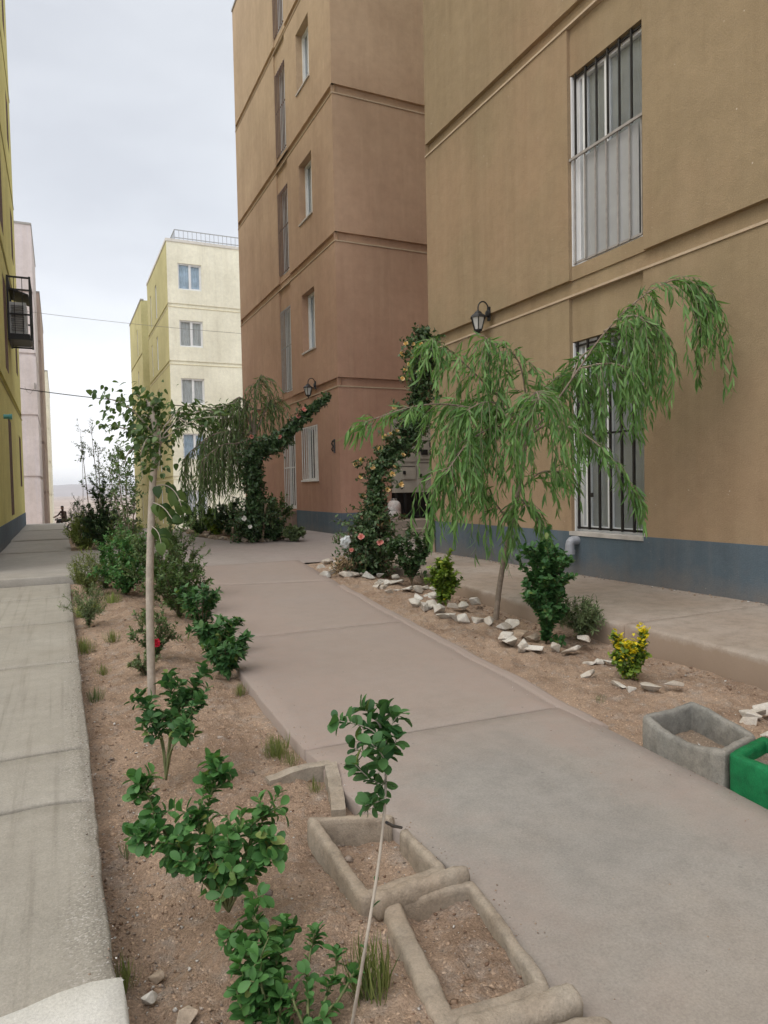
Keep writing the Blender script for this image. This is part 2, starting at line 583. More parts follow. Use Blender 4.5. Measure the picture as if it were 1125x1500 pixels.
PATH = concrete('pinkish_concrete', (0.240, 0.226, 0.207), (0.278, 0.262, 0.240), dust=(0.29, 0.25, 0.21), dustamt=0.6, dirt=0.16, extra=path_dust)
PLAZA = concrete('plaza_concrete', (0.275, 0.238, 0.215), (0.312, 0.276, 0.25), dust=(0.285, 0.236, 0.218), dustamt=0.6, dirt=0.10)
PAVE = concrete('grey_concrete', (0.28, 0.262, 0.227), (0.32, 0.30, 0.26), dust=(0.25, 0.225, 0.185), dustamt=0.4, dirt=0.13, extra=pave_wear)
LAND = concrete('landing_concrete', (0.28, 0.265, 0.237), (0.325, 0.305, 0.272), dust=(0.26, 0.23, 0.195), dustamt=0.4, dirt=0.13)
NEWCON = concrete('fresh_pale_concrete', (0.50, 0.50, 0.48), (0.60, 0.58, 0.53), dust=(0.45, 0.42, 0.36), dustamt=0.3, dirt=0.15)


def soil_splash(t, p, c):
    """soil clinging to the cast edge of the sidewalk and to its outer rim"""
    sp = N(t, 'ShaderNodeSeparateXYZ')
    t.links.new(p, sp.inputs[0])
    z = math_n(t, 'ADD', sp.outputs[2], math_n(t, 'MULTIPLY', math_n(t, 'SUBTRACT', noise_n(t, p, 7.0, 6, .7), .5), .10))
    m_ = N(t, 'ShaderNodeMapRange')
    m_.inputs[1].default_value, m_.inputs[2].default_value = 0.142, 0.095
    t.links.new(z, m_.inputs[0])
    return mixc(t, math_n(t, 'MULTIPLY', m_.outputs[0], .85), c, (0.235, 0.172, 0.125))


WALK = concrete('sidewalk_concrete', (0.30, 0.258, 0.215), (0.36, 0.312, 0.268), dust=(0.30, 0.225, 0.17), dustamt=0.55, dirt=0.25, extra=soil_splash)
TROUGH = concrete('trough_concrete', (0.285, 0.252, 0.205), (0.37, 0.33, 0.275), dust=(0.33, 0.255, 0.185), dustamt=0.6, scale=2.5, bmp=0.7)
TROUGHG = concrete('grey_trough_concrete', (0.17, 0.168, 0.152), (0.25, 0.243, 0.22), dust=(0.34, 0.30, 0.25), dustamt=0.5, scale=3.5, bmp=0.7)
GREEN = concrete('green_paint', (0.006, 0.12, 0.040), (0.010, 0.17, 0.06), rough=0.5, dirt=0.4, scale=3, bmp=0.5)
SOIL = soil_mat('reddish_soil', (0.255, 0.178, 0.126), (0.41, 0.300, 0.218), (0.35, 0.295, 0.248))
GRAVEL = soil_mat('grey_gravelly_soil', (0.21, 0.165, 0.128), (0.29, 0.22, 0.16), (0.26, 0.24, 0.222))
STONE = concrete('whitewashed_stone', (0.46, 0.43, 0.37), (0.62, 0.61, 0.57), dust=(0.36, 0.28, 0.21), dustamt=0.6, scale=5, dirt=0.25)


def grain(name, stops):
    m, t, b, _ = new_mat(name)
    geo = N(t, 'ShaderNodeNewGeometry')
    c = ramp(t, geo.outputs['Random Per Island'], stops).outputs[0]
    c = mixc(t, 1.0, c, ramp(t, noise_n(t, geo.outputs['Position'], 120, 4, .7), [(.3, (.75, .75, .75)), (.7, (1.2, 1.2, 1.2))]).outputs[0], 'MULTIPLY')
    t.links.new(c, b.inputs['Base Color'])
    b.inputs['Roughness'].default_value = 0.95
    b.inputs['Specular IOR Level'].default_value = 0.15
    return m


PEBBLE = grain('pebble_mix', [(0, (.15, .12, .10)), (.3, (.27, .225, .19)), (.6, (.31, .235, .18)), (.85, (.36, .33, .30)), (.95, (.50, .48, .45)), (1, (.66, .65, .62))])
CLOD = grain('soil_clod_mix', [(0, (.16, .10, .07)), (.5, (.26, .18, .125)), (1, (.37, .27, .195))])
BARK = simple('grey_brown_bark', (0.22, 0.175, 0.135), 0.95, var=0.3, scale=25, bmp=0.5)
PALEBARK = simple('pale_bark', (0.37, 0.325, 0.27), 0.9, var=0.2, scale=20, bmp=0.4)
TWIG = simple('brown_twig', (0.13, 0.10, 0.06), 0.9, var=0.3, scale=30)
GTWIG = simple('green_twig', (0.13, 0.15, 0.06), 0.8, var=0.3, scale=30)
WOOD = simple('weathered_wood', (0.30, 0.23, 0.165), 0.95, var=0.3, scale=18, bmp=0.4)
L_BOX = leaf_mat('leaf_fresh_green', (0.038, 0.115, 0.032), (0.090, 0.215, 0.062), 0.28, 0.5, 0.28, tint=(0.17, 0.22, 0.055))
L_BOX2 = leaf_mat('leaf_deep_green', (0.030, 0.090, 0.030), (0.072, 0.168, 0.054), 0.25, 0.5, 0.28, tint=(0.14, 0.19, 0.05))
L_WIL = leaf_mat('leaf_willow', (0.062, 0.150, 0.040), (0.165, 0.30, 0.095), 0.35, 0.5, 0.3)
L_WIL2 = leaf_mat('leaf_willow_dull', (0.058, 0.112, 0.038), (0.145, 0.215, 0.078), 0.3, 0.5, 0.3)
L_DARK = leaf_mat('leaf_dark', (0.026, 0.056, 0.022), (0.064, 0.120, 0.044), 0.2)
L_ROSE = leaf_mat('leaf_rose', (0.028, 0.062, 0.024), (0.072, 0.125, 0.046), 0.2, tint=(0.13, 0.075, 0.035))
L_MUL = leaf_mat('leaf_mulberry', (0.034, 0.075, 0.022), (0.090, 0.150, 0.042), 0.25)
L_YG = leaf_mat('leaf_yellow_green', (0.075, 0.15, 0.025), (0.21, 0.30, 0.04), 0.25, tint=(0.45, 0.40, 0.03))
L_YEL = leaf_mat('leaf_yellow', (0.50, 0.43, 0.02), (0.72, 0.58, 0.03), 0.3)
L_GRASS = leaf_mat('grass_blade', (0.075, 0.115, 0.035), (0.20, 0.225, 0.075), 0.3, 0.7, 0.2)
L_GREY = leaf_mat('leaf_grey_green', (0.085, 0.125, 0.058), (0.155, 0.20, 0.095), 0.25, 0.7, 0.2)
L_FEATH = leaf_mat('leaf_feathery', (0.13, 0.19, 0.05), (0.29, 0.34, 0.11), 0.35, 0.7, 0.2)
L_OLIVE = leaf_mat('leaf_olive', (0.050, 0.095, 0.036), (0.125, 0.185, 0.072), 0.25, 0.6, 0.25)
P_PINK = leaf_mat('petal_pink', (0.62, 0.20, 0.20), (0.75, 0.36, 0.33), 0.3)
P_PEACH = leaf_mat('petal_peach_yellow', (0.70, 0.42, 0.14), (0.80, 0.62, 0.36), 0.3)
P_RED = leaf_mat('petal_red', (0.42, 0.01, 0.03), (0.55, 0.03, 0.06), 0.2)

# ------------------------------------------------------------------ ground, plain, hills
def grid_sheet(name, xs, ys, zf, m, kind='structure', smooth=True):
    V = np.array([(x, y, zf(x, y)) for y in ys for x in xs])
    nx = len(xs)
    idx = np.arange(len(xs) * len(ys)).reshape(len(ys), nx)
    q = np.stack([idx[:-1, :-1], idx[:-1, 1:], idx[1:, 1:], idx[1:, :-1]], -1).reshape(-1, 4)
    o = np_mesh(name, V, q.ravel(), np.full(len(q), 4), m, None, smooth)
    if kind:
        o['kind'] = kind
    return o


PLAIN = simple('dry_plain', (0.33, 0.26, 0.215), 1.0, var=0.35, scale=0.012)
HILL = simple('far_hill', (0.30, 0.26, 0.25), 1.0, var=0.2, scale=0.002)


def gz(x, y):
    if y <= 60:
        return g(y) - 0.12
    return float(np.interp(y, [60, 110, 300, 800, 2000, 7000], [-1.87, -3.6, -9, -14, -18, -18]))


gys = [-60, -30, -10, 0, 4, 8, 10, 12, 14, 16.5, 19, 21.5, 24, 30, 36, 42, 50, 60, 75, 90, 110, 150, 200, 300, 450, 700, 1000, 1500, 2200, 3200, 4500, 7000]
gxs = [-4500, -2500, -1200, -600, -300, -150, -80, -40, -20, -10, -5, 0, 5, 10, 20, 40, 80, 150, 300, 600, 1200, 2500, 4500]
grid_sheet('ground', gxs, gys, gz, PLAIN)
hx = np.linspace(-4500, 4500, 91)
hy = np.linspace(4300, 6900, 14)
grid_sheet('hills', list(hx), list(hy),
           lambda x, y: -19 + (84 + 22 * nz(x, y, 3, 0.0011) + 9 * nz(x, y, 7, 0.004)) * math.sin(math.pi * min(1, (y - 4300) / 2600 * 0.62)) , HILL)

pys = list(np.linspace(9.9, 24, 40)) + list(np.linspace(25, 60, 30))
pxs = list(np.linspace(-0.95, 14, 36))
grid_sheet('plaza', pxs, pys, lambda x, y: g(y) + 0.006 * nz(x, y, 0, 0.7), PLAZA)


# ------------------------------------------------------------------ slabs: path, pavements, sidewalk
def slab(mb, Lf, Rf, y0f, y1f, zf, nx, ny, depth=0.12, rnd=0.007):
    """one cast slab with slightly rounded arrises: u across, v along"""
    us = [0.0] + list(np.linspace(0, 1, nx)) + [1.0]
    vs = [0.0] + list(np.linspace(0, 1, ny)) + [1.0]
    i0 = len(mb.v)
    for b, v in enumerate(vs):
        for a, u in enumerate(us):
            def pos(u, v):
                ym = y0f(0.5) + (y1f(0.5) - y0f(0.5)) * v
                x = Lf(ym) + u * (Rf(ym) - Lf(ym))
                y = y0f(u) + (y1f(u) - y0f(u)) * v
                return x, y
            x, y = pos(u, v)
            edge_u = a in (0, len(us) - 1)
            edge_v = b in (0, len(vs) - 1)
            z = zf(x, y)
            if edge_u or edge_v:
                z -= rnd
            else:
                if a == 1:
                    x += rnd
                if a == len(us) - 2:
                    x -= rnd
                if b == 1:
                    y += rnd
                if b == len(vs) - 2:
                    y -= rnd
            mb.v.append((x, y, z))
    nu = len(us)
    for b in range(len(vs) - 1):
        for a in range(nu - 1):
            k = i0 + b * nu + a
            mb.f.append((k, k + 1, k + 1 + nu, k + nu))
    # skirts
    per = [i0 + a for a in range(nu)] + [i0 + b * nu + nu - 1 for b in range(1, len(vs))] + \
          [i0 + (len(vs) - 1) * nu + a for a in range(nu - 2, -1, -1)] + [i0 + b * nu for b in range(len(vs) - 2, 0, -1)]
    j0 = len(mb.v)
    for k in per:
        x, y, z = mb.v[k]
        mb.v.append((x, y, z - depth))
    n = len(per)
    for k in range(n):
        mb.f.append((per[k], j0 + k, j0 + (k + 1) % n, per[(k + 1) % n]))


PLY = [-2, 1.3, 1.86, 2.42, 3.1, 4.6, 5.75, 7.9, 10.45]
PLX = [1.0, 1.04, 1.12, 1.03, 1.01, 1.05, 1.21, 1.37, 1.58]
PRY = [-2, 1.7, 2.5, 3.06, 3.54, 5.37, 7.54, 10.4]
PRX = [2.34, 2.39, 2.45, 2.49, 2.56, 2.735, 2.956, 3.34]


def pl(y):
    return float(np.interp(y, PLY, PLX)) + 0.012 * nz(0.3, y, 0, 2.5) + 0.005 * nz(0.3, y, 4, 11)


def pr_(y):
    return float(np.interp(y, PRY, PRX)) + 0.010 * nz(4.3, y, 0, 2.5) + 0.004 * nz(4.3, y, 4, 11)


def pz(x, y):
    return g(y) + 0.006 + 0.005 * nz(x, y, 0, 1.3) + 0.0015 * nz(x, y, 2, 6)


mb = MB()
joints = [(-1.5, -1.5), (3.112, 3.045), (5.54, 5.515), (8.5, 8.02), (10.25, 10.25)]   # joint y at the left and the right edge
for (a0, a1), (b0, b1) in zip(joints[:-1], joints[1:]):
    n = max(3, int((b0 - a0) / 0.12))
    slab(mb, pl, pr_, lambda u, a0=a0, a1=a1: a0 + (a1 - a0) * u + 0.008 + 0.006 * nz(u, a0, 0, 5),
         lambda u, b0=b0, b1=b1: b0 + (b1 - b0) * u - 0.008 + 0.006 * nz(u, b0, 0, 5), pz, 14, n)
tag(mb.build('path', PATH, smooth=True, fix=False), kind='structure')

mb = MB()
slab(mb, lambda y: pr_(y) - 0.035, lambda y: pr_(y) + 0.055 + 0.012 * nz(y, 3, 0, 3), lambda u: 2.72, lambda u: 7.6,
     lambda x, y: g(y) + 0.016 * min(1, (y - 2.6) / .6) + 0.008 * nz(x, y, 0, 3), 4, 60, 0.1, 0.012)
tag(mb.build('path_kerb', PATH, smooth=True, fix=False), kind='structure')

# left pavement: cracked slabs, a step up to a landing, then the higher pavement beyond
ped = lambda y: 0.085 + 0.008 * nz(1.1, y, 0, 1.5) + 0.006 * nz(1.1, y, 5, 9) + 0.004 * nz(1.1, y, 9, 31)
pave_z = lambda x, y: float(np.interp(y, [-2, 2, 10], [0.07, 0.08, 0.095])) + 0.006 * nz(x, y, 0, 1.1)
mb = MB()
pj = [1.72, 2.86, 3.44, 5.22, 6.85, 8.5, 9.74]
for k, (a, b) in enumerate(zip(pj[:-1], pj[1:])):
    amp = 0.03 if k in (0, 1) else 0.012
    amb = 0.03 if k in (0,) else 0.012
    slab(mb, lambda y: -0.95, ped, lambda u, a=a, amp=amp: a + 0.015 + amp * nz(u, a, 0, 4) + amp * 0.5 * nz(u, a, 3, 13),
         lambda u, b=b, amb=amb: b - 0.015 + amb * nz(u, b, 0, 4) + amb * 0.5 * nz(u, b, 3, 13), pave_z, 16, max(4, int((b - a) / 0.1)), 0.16, 0.009)
tag(mb.build('pavement', PAVE, smooth=True, fix=False), kind='structure')
mb = MB()
slab(mb, lambda y: -0.95, lambda y: 0.10 + 0.006 * nz(y, 0, 0, 9), lambda u: -2.0, lambda u: 1.70 + 0.05 * u + 0.03 * nz(u, 1, 0, 5) + 0.015 * nz(u, 2, 0, 17),
     lambda x, y: 0.092 + 0.004 * nz(x, y, 0, 2), 16, 34, 0.18, 0.01)
tag(mb.build('pavement_patch', NEWCON, smooth=True, fix=False), kind='structure')
mb = MB()
slab(mb, lambda y: -0.95, lambda y: 1.02 + 0.03 * nz(y, 0, 0, 2), lambda u: 9.76 + 0.012 * nz(u, 0, 0, 4), lambda u: 13.25,
     lambda x, y: 0.19 + (y - 9.76) * 0.013 + 0.004 * nz(x, y, 0, 1.4), 14, 24, 0.14, 0.012)
tag(mb.build('landing', LAND, smooth=True, fix=False), kind='structure')
mb = MB()
for a, b, dz in ((13.26, 16.2, 0.255), (16.21, 20.0, 0.285), (20.01, 24.2, 0.30)):
    slab(mb, lambda y: -0.95, lambda y: 0.16 + 0.02 * nz(y, 0, 0, 1), lambda u, a=a: a, lambda u, b=b: b,
         lambda x, y, dz=dz: dz + 0.006 * nz(x, y, 0, 1.4), 8, 16, 0.25, 0.012)
tag(mb.build('upper_pavement', LAND, smooth=True, fix=False), kind='structure')
swx = lambda y: float(np.interp(y, [0, 2.8, 3.5, 5.2, 6.7, 9.1, 10], [3.9, 3.9, 3.94, 3.88, 4.02, 4.20, 4.4])) + 0.02 * nz(7, y, 0, 1.6) + 0.015 * nz(7, y, 3, 7)
sw_z = lambda x, y: 0.15 + 0.008 * nz(x, y, 0, 0.9) + 0.004 * nz(x, y, 3, 5) - 0.03 * max(0, 0.25 - (x - swx(y))) * (1 + nz(y, 1, 0, 3))
mb = MB()
for a, b in ((-2, 4.05), (4.06, 6.85), (6.86, 9.92)):
    slab(mb, swx, lambda y: 5.62, lambda u, a=a: a + 0.01 * nz(u, a, 0, 5), lambda u, b=b: b + 0.01 * nz(u, b, 0, 5), sw_z, 24, max(6, int((b - a) / 0.08)), 0.26, 0.018)
tag(mb.build('sidewalk', WALK, smooth=True, fix=False), kind='structure')


# ------------------------------------------------------------------ soil of the beds
def bed(L, Rr, y0, y1, zf, nx, ny):
    V, F = [], []
    ys = np.linspace(y0, y1, ny)
    for y in ys:
        a, b = L(y), Rr(y)
        for u in np.linspace(0, 1, nx):
            x = a + (b - a) * u
            V.append((x, y, zf(x, y, u)))
    idx = np.arange(nx * ny).reshape(ny, nx)
    q = np.stack([idx[:-1, :-1], idx[:-1, 1:], idx[1:, 1:], idx[1:, :-1]], -1).reshape(-1, 4)
    return np.array(V), q


def rough(x, y):
    return 0.030 * fract(x * 1.9, y * 1.9, 0, 3) + 0.016 * fract(x * 9, y * 9, 5, 3) + 0.016 * max(-.3, noise.noise((x * 26, y * 26, 1))) + 0.007 * noise.noise((x * 55, y * 55, 1))


def soil_left(x, y, u=0.5):
    e = min(1, min(u, 1 - u) * 7)
    hole = -0.07 * math.exp(-(((x - 0.22) / 0.10) ** 2 + ((y - 1.98) / 0.10) ** 2))
    hole += -0.05 * math.exp(-(((x - 0.42) / 0.18) ** 2 + ((y - 2.25) / 0.16) ** 2))
    mound = 0.06 * math.exp(-(((x - 0.62) / 0.22) ** 2)) * (0.6 + 0.4 * nz(x, y, 0, 1.0))
    near = 0.055 * math.exp(-(((y - 1.5) / .55) ** 2)) * max(0, min(1, (x - .35) / .35))
    return g(y) - 0.055 + near + mound * e + rough(x, y) * (0.35 + 0.65 * e) + hole


def soil_right(x, y, u=0.5):
    e = min(1, min(u, 1 - u) * 6)
    dip = -0.05 * math.exp(-((u - 0.8) / 0.18) ** 2)
    return g(y) - 0.035 + 0.02 * e + rough(x, y) * (0.3 + 0.8 * e) + dip


def soil_mid(x, y, u=0.5):
    return g(y) + 0.035 + 0.5 * rough(x, y)


parts = [bed(lambda y: ped(y) - 0.03, lambda y: pl(y) + 0.02, 0.55, 9.8, soil_left, 68, 560),
         bed(lambda y: pr_(y) - 0.02, lambda y: swx(y) + 0.05, 0.8, 10.0, soil_right, 80, 460),
         bed(lambda y: 0.12, lambda y: 1.12, 13.3, 19.5, soil_mid, 20, 80),
         bed(lambda y: float(np.interp(y, [13.9, 14.3, 16.3, 18.6, 19.2], [3.5, 3.15, 2.85, 2.92, 3.3])), lambda y: float(np.interp(y, [13.9, 15, 19.2], [4.2, 4.7, 4.9])), 13.9, 19.2, soil_mid, 30, 60)]
Vs, Qs, o = [], [], 0
for V, q in parts:
    Vs.append(V)
    Qs.append(q + o)
    o += len(V)
Q = np.concatenate(Qs)
tag(np_mesh('soil', np.concatenate(Vs), Q.ravel(), np.full(len(Q), 4), SOIL, None, True), kind='structure')


# ------------------------------------------------------------------ pebbles, clods (nobody could count them)
def hull(seed, n=12, sq=(1, 1, 0.7)):
    rr = random.Random(seed)
    bm = bmesh.new()
    for _ in range(n):
        v = Vector((rr.gauss(0, 1), rr.gauss(0, 1), rr.gauss(0, 1))).normalized() * rr.uniform(0.8, 1.05)
        bm.verts.new((v.x * sq[0], v.y * sq[1], v.z * sq[2]))
    r_ = bmesh.ops.convex_hull(bm, input=bm.verts)
    bmesh.ops.delete(bm, geom=[e for e in r_['geom_interior'] if isinstance(e, bmesh.types.BMVert)], context='VERTS')
    bmesh.ops.triangulate(bm, faces=bm.faces)
    bm.verts.ensure_lookup_table()
    bm.verts.index_update()
    V = np.array([v.co[:] for v in bm.verts])
    T = np.array([[v.index for v in f.verts] for f in bm.faces])
    bm.free()
    return V, T


PROT = [hull(k, 9, (1, 0.8, 0.6)) for k in range(8)]


def scatter(name, spots, m):
    """spots: (x, y, z, size)"""
    rr = random.Random(5)
    Vs, Ts, o = [], [], 0
    for x, y, z, s in spots:
        V, T = PROT[rr.randrange(8)]
        a = rr.uniform(0, 6.28)
        ca, sa = math.cos(a) * s, math.sin(a) * s
        W = np.stack([V[:, 0] * ca - V[:, 1] * sa + x, V[:, 0] * sa + V[:, 1] * ca + y, V[:, 2] * s + z], 1)
        Vs.append(W)
        Ts.append(T + o)
        o += len(V)
    T = np.concatenate(Ts)
    ob = np_mesh(name, np.concatenate(Vs), T.ravel(), np.full(len(T), 3), m)
    ob['kind'] = 'stuff'
    return ob


rr = random.Random(11)
pb, cl = [], []
for _ in range(5200):
    y = 0.9 + 8.7 * rr.random() ** 1.7
    a, b = ped(y), pl(y)
    u = rr.random()
    x = a + (b - a) * u
    s = 0.0022 + 0.006 * rr.random() ** 4
    if rr.random() < 0.5:
        s *= 0.8
    if nz(x, y, 9, 2.0) > rr.uniform(-0.5, 0.35):
        (pb if rr.random() < 0.55 else cl).append((x, y, soil_left(x, y, u) + s * 0.2, s * (1.0 if s < 0.006 else 1.3)))
for _ in range(6000):
    y = 1.0 + 3.4 * rr.random() ** 1.3
    a, b = ped(y), pl(y)
    u = rr.random()
    x = a + (b - a) * u
    s = 0.0018 + 0.0065 * rr.random() ** 3.2
    if nz(x, y, 4, 2.6) > rr.uniform(-0.6, 0.5):
        (pb if rr.random() < 0.5 else cl).append((x, y, soil_left(x, y, u) + s * 0.25, s))
for _ in range(3200):
    y = 1.4 + 8.2 * rr.random() ** 1.5
    a, b = pr_(y), swx(y)
    u = rr.random()
    x = a + (b - a) * u
    s = 0.003 + 0.010 * rr.random() ** 4
    (pb if rr.random() < 0.4 else cl).append((x, y, soil_right(x, y, u) + s * 0.2, s))
for _ in range(240):
    y = 1.2 + 7.5 * rr.random() ** 1.6
    x = pl(y) + (pr_(y) - pl(y)) * rr.random()
    s = 0.0014 + 0.0035 * rr.random() ** 4
    (cl if rr.random() < .7 else pb).append((x, y, pz(x, y) + s * 0.3, s))
for _ in range(420):
    y = 1.5 + 7.5 * rr.random() ** 1.4
    x = pl(y) + abs(rr.gauss(0, 0.07))
    s = 0.0015 + 0.0035 * rr.random() ** 3
    (cl if rr.random() < .7 else pb).append((x, y, pz(x, y) + s * 0.3, s))
for _ in range(3200):
    y = 1.2 + 5.5 * rr.random() ** 1.5
    x = ped(y) + abs(rr.gauss(0, 0.13)) + 0.01
    s = 0.002 + 0.007 * rr.random() ** 3.5
    if nz(x, y, 12, 1.7) > -0.25:
        (pb if rr.random() < .7 else cl).append((x, y, soil_left(x, y, (x - ped(y)) / (pl(y) - ped(y))) + s * 0.3, s))
# crumbs along the broken pavement edge, on the path edges and on the sidewalk edge
for _ in range(520):
    y = 1.2 + 6 * rr.random()
    x = ped(y) - abs(rr.gauss(0, 0.04)) + 0.01
    s = 0.0018 + 0.004 * rr.random() ** 3
    pb.append((x, y, pave_z(x, y) + s * 0.3, s))
for _ in range(260):
    y = 1.4 + 5 * rr.random() ** 1.5
    x = pr_(y) - abs(rr.gauss(0, 0.13))
    s = 0.0018 + 0.003 * rr.random() ** 3
    (cl if rr.random() < .6 else pb).append((x, y, pz(x, y) + s * 0.3, s))
for _ in range(500):
    y = 2.2 + 7 * rr.random()
    x = swx(y) + 0.02 - abs(rr.gauss(0, 0.12))
    s = 0.006 + 0.014 * rr.random() ** 3
    cl.append((x, y, soil_right(x, y, .9) + s * 0.3, s))
for _ in range(420):
    y = 3.5 + 6.4 * rr.random()
    x = 5.58 - abs(rr.gauss(0, 0.07))
    s = 0.005 + 0.012 * rr.random() ** 4
    (cl if rr.random() < .5 else pb).append((x, y, 0.15 + s * 0.3, s))
for _ in range(420):
    y = 1.2 + 7 * rr.random() ** 1.5
    x = rr.uniform(.12, .98)
    s = 0.008 + 0.014 * rr.random() ** 3
    cl.append((x, y, soil_left(x, y, .5) - s * 0.1, s))
for _ in range(18):
    y = 1.3 + 3 * rr.random()
    x = rr.uniform(0.15, 0.9)
    s = rr.uniform(0.012, 0.026)
    pb.append((x, y, soil_left(x, y, .5) + s * 0.1, s))
scatter('gravel', pb, PEBBLE)
scatter('soil_crumbs', cl, CLOD)


# ------------------------------------------------------------------ buildings
def bars(F, parent, name, m, u0, u1, v0, v1, n, d=0.03, rail=(), r=0.008, rd=None):
    rd = rd or r
    mb = MB()
    for k in range(n):
        u = u0 + (u1 - u0) * k / (n - 1)
        mb.fbox(F, u - r, u + r, v0, v1, d - rd, d + rd)
    for v in (v0, v1, *rail):
        mb.fbox(F, u0 - 0.02, u1 + 0.02, v - 0.013, v + 0.013, d + rd + 0.001, d + rd + 0.013)
    return mb.build(name, m, parent)


def pvc_window(F, bld, u0, u1, v0, v1, d=0.2, fw_=0.055, cur=CURTAIN, mull=True, trans=False, open_=0.0):
    mb = MB()
    for a, b, c, e in ((u0, u0 + fw_, v0, v1), (u1 - fw_, u1, v0, v1), (u0 + fw_, u1 - fw_, v0, v0 + fw_), (u0 + fw_, u1 - fw_, v1 - fw_, v1)):
        mb.fbox(F, a, b, c, e, d - 0.06, d + 0.01)
    um = (u0 + u1) / 2
    if mull:
        mb.fbox(F, um - 0.05, um + 0.05, v0 + fw_, v1 - fw_, d - 0.05, d + 0.012)
    # the inner sash
    a0, a1 = um + 0.05, u1 - fw_
    for a, b, c, e in ((a0, a0 + 0.04, v0 + fw_, v1 - fw_), (a1 - 0.04, a1, v0 + fw_, v1 - fw_), (a0 + 0.04, a1 - 0.04, v0 + fw_, v0 + fw_ + 0.04), (a0 + 0.04, a1 - 0.04, v1 - fw_ - 0.04, v1 - fw_)):
        mb.fbox(F, a, b, c, e, d - 0.03, d + 0.008)
    if trans:
        mb.fbox(F, u0 + fw_, u1 - fw_, v0 + (v1 - v0) * 0.72, v0 + (v1 - v0) * 0.72 + 0.05, d - 0.045, d + 0.01)
    w_ = mb.build('window', PVC, bld)
    mb = MB()
    mb.fbox(F, u0 + 0.01, u1 - 0.01, v0 + 0.01, v1 - 0.01, d - 0.005, d + 0.003)
    mb.build('pane', GLASS, w_)
    mb = MB()                      # curtain in soft folds a hand behind the glass
    n = 40
    for k in range(n):
        a, b = u0 + (u1 - u0) * k / n, u0 + (u1 - u0) * (k + 1) / n
        f = lambda q: d + 0.035 + 0.012 * math.sin(q * 38 + u0 * 7) + 0.006 * math.sin(q * 71)
        mb.face([F.pt(a, v0, f(a)), F.pt(b, v0, f(b)), F.pt(b, v1, f(b)), F.pt(a, v1, f(a))])
    mb.build('curtain', cur, w_, smooth=True)
    return w_


def sill(F, bld, u0, u1, v, m=PLASTER, out=0.03, d=0.2):
    mb = MB()
    mb.fbox(F, u0 - 0.02, u1 + 0.02, v - 0.035, v + 0.002, -out, d - 0.065)
    return mb.build('sill', m, bld)


BANDS = [3.47 + 3.14 * k for k in range(4)]


def band_zones(W, skip=()):
    return [(-1, W + 1, b, b + 0.19, 0.065, True) for b in BANDS]


def ledge(F, bld, W, extra=()):
    """the thin nib closing each band below, its caught light put into a paler colour"""
    for b in BANDS:
        mb = MB()
        mb.fbox(F, 0.002, W - 0.002, b - 0.022, b + 0.004, -0.016, 0.06)
        mb.build('ledge', LEDGE, bld)


def plinth(F, bld, spans, z0, z1, m=BLUE, out=0.014):
    mb = MB()
    for a, b in spans:
        mb.fbox(F, a, b, z0, z1, -out, 0.01)
    return mb.build('plinth', m, bld)


def shell(mb, x0, x1, y0, y1, z0, z1, faces):
    c = {'W': [(x0, y1, z0), (x0, y0, z0), (x0, y0, z1), (x0, y1, z1)], 'E': [(x1, y0, z0), (x1, y1, z0), (x1, y1, z1), (x1, y0, z1)],
         'S': [(x0, y0, z0), (x1, y0, z0), (x1, y0, z1), (x0, y0, z1)], 'N': [(x1, y1, z0), (x0, y1, z0), (x0, y1, z1), (x1, y1, z1)],
         'T': [(x0, y0, z1), (x1, y0, z1), (x1, y1, z1), (x0, y1, z1)]}
    for f in faces:
        mb.face(c[f])


# --- nearest brown building on the right
ZT = 16.7
b1 = thing('brown_apartment_building', 'nearest tan rendered apartment block on the right, with the barred windows behind the big willow', 'building', (5.6, 3.0, 0.1))
F1 = Face((5.6, 10.1, 0), (0, -1, 0), (-1, 0, 0))
W1 = 22.0
u0, u1 = 3.47, 4.63           # the window column
z = band_zones(W1) + [(u0, u1, 3.66, 3.90, 0.045, True), (u0, u1, 6.05, 6.62, 0.045, True), (u0, u1, 2.93, 3.48, 0.045, True),
                      (u0, u1, 0.655, 2.93, 0.30, False), (u0, u1, 3.82, 6.05, 0.30, False), (u0, u1, 6.95, 9.2, 0.30, False)]
mb = MB()
relief(mb, F1, W1, -0.2, ZT, z)
shell(mb, 5.6, 14.5, -11.9, 10.1, -0.2, ZT, 'ENST')
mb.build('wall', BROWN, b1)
ledge(F1, b1, W1)
plinth(F1, b1, [(-0.014, W1)], -0.1, 0.66)
mb = MB()
mb.fbox(F1, -0.03, W1, ZT - 0.02, ZT + 0.05, -0.03, 0.25)
mb.build('coping', COPING, b1)
